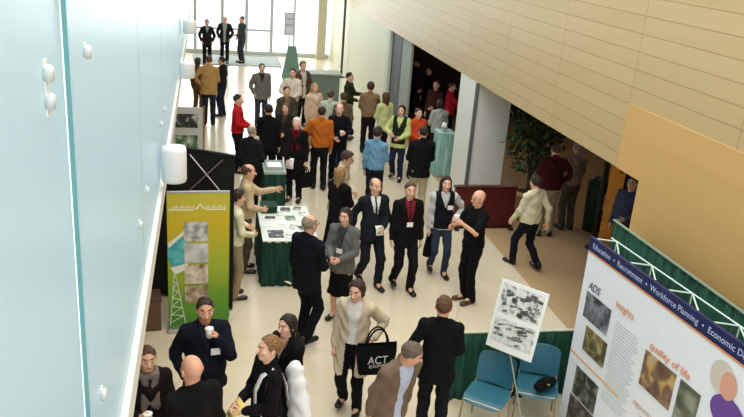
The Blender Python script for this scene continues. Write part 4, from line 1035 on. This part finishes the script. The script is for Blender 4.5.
cc = person('dark haired man in cream coat leaning forward', (349, 152), 1.75, 62, ('thick', (62, 46, 36)), top=('half_coat', (216, 206, 178)), inner=('v', (190, 176, 150)), legs=('trousers', (200, 190, 165)), L='front', R_='low_front', lean=10, hp=8, glasses=True, side=-3)
person('woman with light brown hair in long black coat', (341, 167), 1.65, 128, ('long', (150, 116, 76)), top=('long_coat', (34, 28, 34)), legs=('trousers', (32, 28, 34)), L='front', R_='front')
ns = person('man walking in navy suit with striped tie and badge', (376, 178), 1.78, 8, ('ring', (112, 92, 74)), top=('suit', (44, 50, 62)), inner=('v', (232, 232, 234)), tie=(60, 62, 72), legs=('trousers', (42, 47, 58)), L='front', R_='swing_back', stride=.34, hy=10)
sheet(ns, 1, 'folded white paper held by the man in navy suit', .11, .15, (240, 240, 240), 60)
person('man walking in black suit with dark red lanyard', (411, 182), 1.78, 2, ('short', (84, 60, 46)), top=('suit', (30, 28, 31)), inner=('v', (138, 46, 56)), tie=(120, 34, 46), lanyard=(150, 40, 52), legs=('trousers', (32, 30, 33)), L='down', R_='down', stride=.26)
jw = person('woman with long dark hair in black vest and jeans', (447, 176), 1.7, -4, ('long', (36, 26, 24)), skin=(220, 170, 146), top=('blouse', (206, 204, 202)), vest=(34, 36, 48), badge=True, legs=('jeans', (58, 70, 92)), L='hip', R_='down', stride=.22)
hw = jw['hand'](-1); tote('small black bag beside the woman in jeans', hw+Vector((0, 0, -.10)), hw+Vector((0, 0, -.38)), 60, .26, .12, (26, 26, 30), 'handbag', hl=.12)
bc = person('bald man in black polo raising a white cup', (480, 190), 1.78, -72, ('bald', (150, 120, 100)), skin=(214, 160, 132), top=('tee', (26, 26, 29)), legs=('trousers', (30, 30, 32)), shoes=(92, 62, 44), L='high_cup', R_='cup', sleeves='short', glasses=True, spread=.085)
cup(bc, 1, 'white cup raised by the bald man in black polo', (0, 0, .02))
person('man walking in cream shirt and navy trousers', (537, 176), 1.66, -158, ('thick', (50, 38, 30)), top=('shirt', (226, 216, 182)), legs=('trousers', (34, 36, 50)), L='swing_front', R_='swing_back', stride=.44, fat=1.15, wid=1.1)
person('man in burgundy sweater and khaki trousers, back turned', (557, 143), 1.80, 174, ('short', (80, 60, 50)), top=('sweater', (104, 36, 42)), legs=('trousers', (172, 156, 130)), L='front', R_='hip', wid=1.12, fat=1.12)
person('man in grey pink shirt beside the burgundy sweater', (579, 141), 1.76, 186, ('short', (150, 140, 132)), top=('shirt', (164, 140, 138)), legs=('trousers', (100, 94, 86)), L='front', R_='front', wid=1.1)
person('dim visitor in blue shirt inside the right opening', (634, 176), 1.72, -50, ('short', (50, 38, 34)), top=('shirt', (78, 84, 116)), L='front', R_='down')
bp = person('balding man in beige shirt pointing across the table', (249, 164), 1.75, 92, ('ring', (84, 62, 46)), skin=(214, 160, 128), top=('shirt', (206, 184, 148)), legs=('trousers', (92, 84, 72)), L=((.14, -.44, 1.34), (.5, .3, -.8)), R_='front', lean=4)
person('dark haired visitor in pale yellow shirt and khaki trousers', (238, 190), 1.65, 102, ('thick', (48, 36, 30)), top=('shirt', (236, 234, 198)), legs=('trousers', (164, 146, 112)), L='elbow', R_='front', lean=3, belt=(70, 50, 36))
no = person('grey haired man in navy suit with back turned', (310, 215), 1.82, 128, ('ring', (140, 130, 116)), skin=(206, 156, 128), top=('suit', (30, 33, 44)), inner=('v', (230, 230, 232)), legs=('trousers', (28, 30, 40)), L='down', R_='front', glasses=True, stride=.12, wid=1.12, fat=1.05)
sheet(no, 1, 'pale yellow leaflet in the hand of the navy suited man', .16, .2, (232, 226, 160), 30, off=(.05, .05, -.06))
gw = person('woman in grey jacket and black skirt facing the navy suit', (346, 208), 1.66, -34, ('bob', (46, 32, 28)), top=('jacket', (116, 116, 114)), inner=('v', (70, 70, 72)), lanyard=(60, 60, 66), legs=('skirt', (26, 25, 28)), L='front', R_='front')
bj = person('woman in beige coat carrying a black tote bag', (357, 281), 1.66, -24, ('bob', (56, 40, 32)), top=('mid_coat', (206, 190, 164)), inner=('open', (226, 222, 216)), legs=('trousers', (30, 28, 31)), L='shoulder_bag', R_='down', hp=10, stride=.12, hy=-10)
hw = bj['hand'](1); tote('black tote bag with white lettering and a long strap', hw+Vector((.06, -.20, .10)), hw+Vector((.06, -.20, -.24)), 4, .44, .13, (24, 24, 26), hl=.22, txt=[('ACT', .40, .13, .22), ('EXPO', .26, .05, .18)])
dr_ = person('man in navy jacket drinking from a white cup', (205, 298), 1.75, 8, ('short', (54, 42, 36)), skin=(206, 152, 124), top=('jacket', (36, 40, 56)), inner=('v', (60, 62, 80)), badge=True, L='mouth', R_='pocket', fat=1.1, wid=1.1)
cup(dr_, 1, 'white cup at the mouth of the man in navy jacket', (0, -.005, .0))
person('bald man in black sweater seen from behind', (192, 356), 1.86, -152, ('bald', (140, 120, 104)), skin=(210, 156, 130), top=('sweater', (34, 33, 35)), legs=('trousers', (40, 40, 44)), L='front', R_='down', wid=1.0)
sc = person('visitor in dark coat with grey scarf holding a cup', (147, 347), 1.60, 14, ('short', (84, 58, 42)), top=('jacket', (42, 37, 40)), inner=('v', (60, 50, 50)), scarf=(136, 126, 120), L='front', R_='cup')
cup(sc, -1, 'white cup held by the visitor with grey scarf')
person('dark haired woman in black jacket facing left', (288, 315), 1.60, -52, ('bob', (40, 28, 28)), skin=(222, 172, 150), top=('jacket', (30, 28, 34)), inner=('v', (196, 160, 150)), L='front', R_='front')
ws = person('brown haired woman in black top with white bag strap', (271, 336), 1.72, -72, ('bun', (134, 98, 62)), skin=(226, 180, 152), top=('blouse', (34, 30, 40)), vest=(26, 26, 30), L='front', R_='front', hp=-6)
T_ = ws['T']; pts = [T_((.10, .17, 1.12)), T_((.10, .15, 1.28)), T_((.10, .10, 1.42)), T_((.115, .0, 1.50)), T_((.10, -.10, 1.42)), T_((.09, -.155, 1.28)), T_((.10, -.16, 1.12)), T_((.15, -.10, 1.0)), T_((.19, .06, .98))]
t = thing('shoulder_bag', 'white cloth shoulder bag hanging behind the brown haired woman', 'bag', ws['loc'], R(-72), 'bags carried by visitors', ws['s'])
b = NB(); vs = []
for i, p_ in enumerate(pts): vs.append((b.verts.new(Vector(p_)+Vector((-.03, 0, 0))), b.verts.new(Vector(p_)+Vector((.03, 0, 0)))))
for a, c_ in zip(vs, vs[1:]): b.faces.new((a[0], a[1], c_[1], c_[0]))
sol(obj('strap', b, cloth((238, 238, 240)), t, True), .006)
F = Field((-.3, .0, .6), (.45, .6, 1.55), .011); F.cone((.0, .29, 1.30), (.08, .33, .92), .13, .17, .04, (np.array([0, 1., 0]), .62)); F.folds(.008, 3); V, Q = F.mesh(); link('bag_body', np_mesh('bag', V, Q), cloth((242, 243, 245)), t)
sheet(ws, 1, 'leaflet with yellow and red print held by the brown haired woman', .16, .2, (236, 214, 120), 50)
tb = person('man in tan jacket over pale blue shirt bending forward', (417, 345), 1.75, 24, ('short', (100, 88, 76)), skin=(204, 150, 122), top=('jacket', (132, 112, 94)), inner=('open', (190, 200, 226)), legs=('trousers', (60, 60, 70)), L='down', R_='down', lean=20, hp=10, hy=46)
person('man in black jacket seen from behind near the chairs', (445, 296), 1.76, 160, ('short', (92, 62, 42)), skin=(212, 156, 130), top=('jacket', (27, 27, 31)), legs=('trousers', (38, 38, 46)), L='pocket', R_='front', stride=.1)
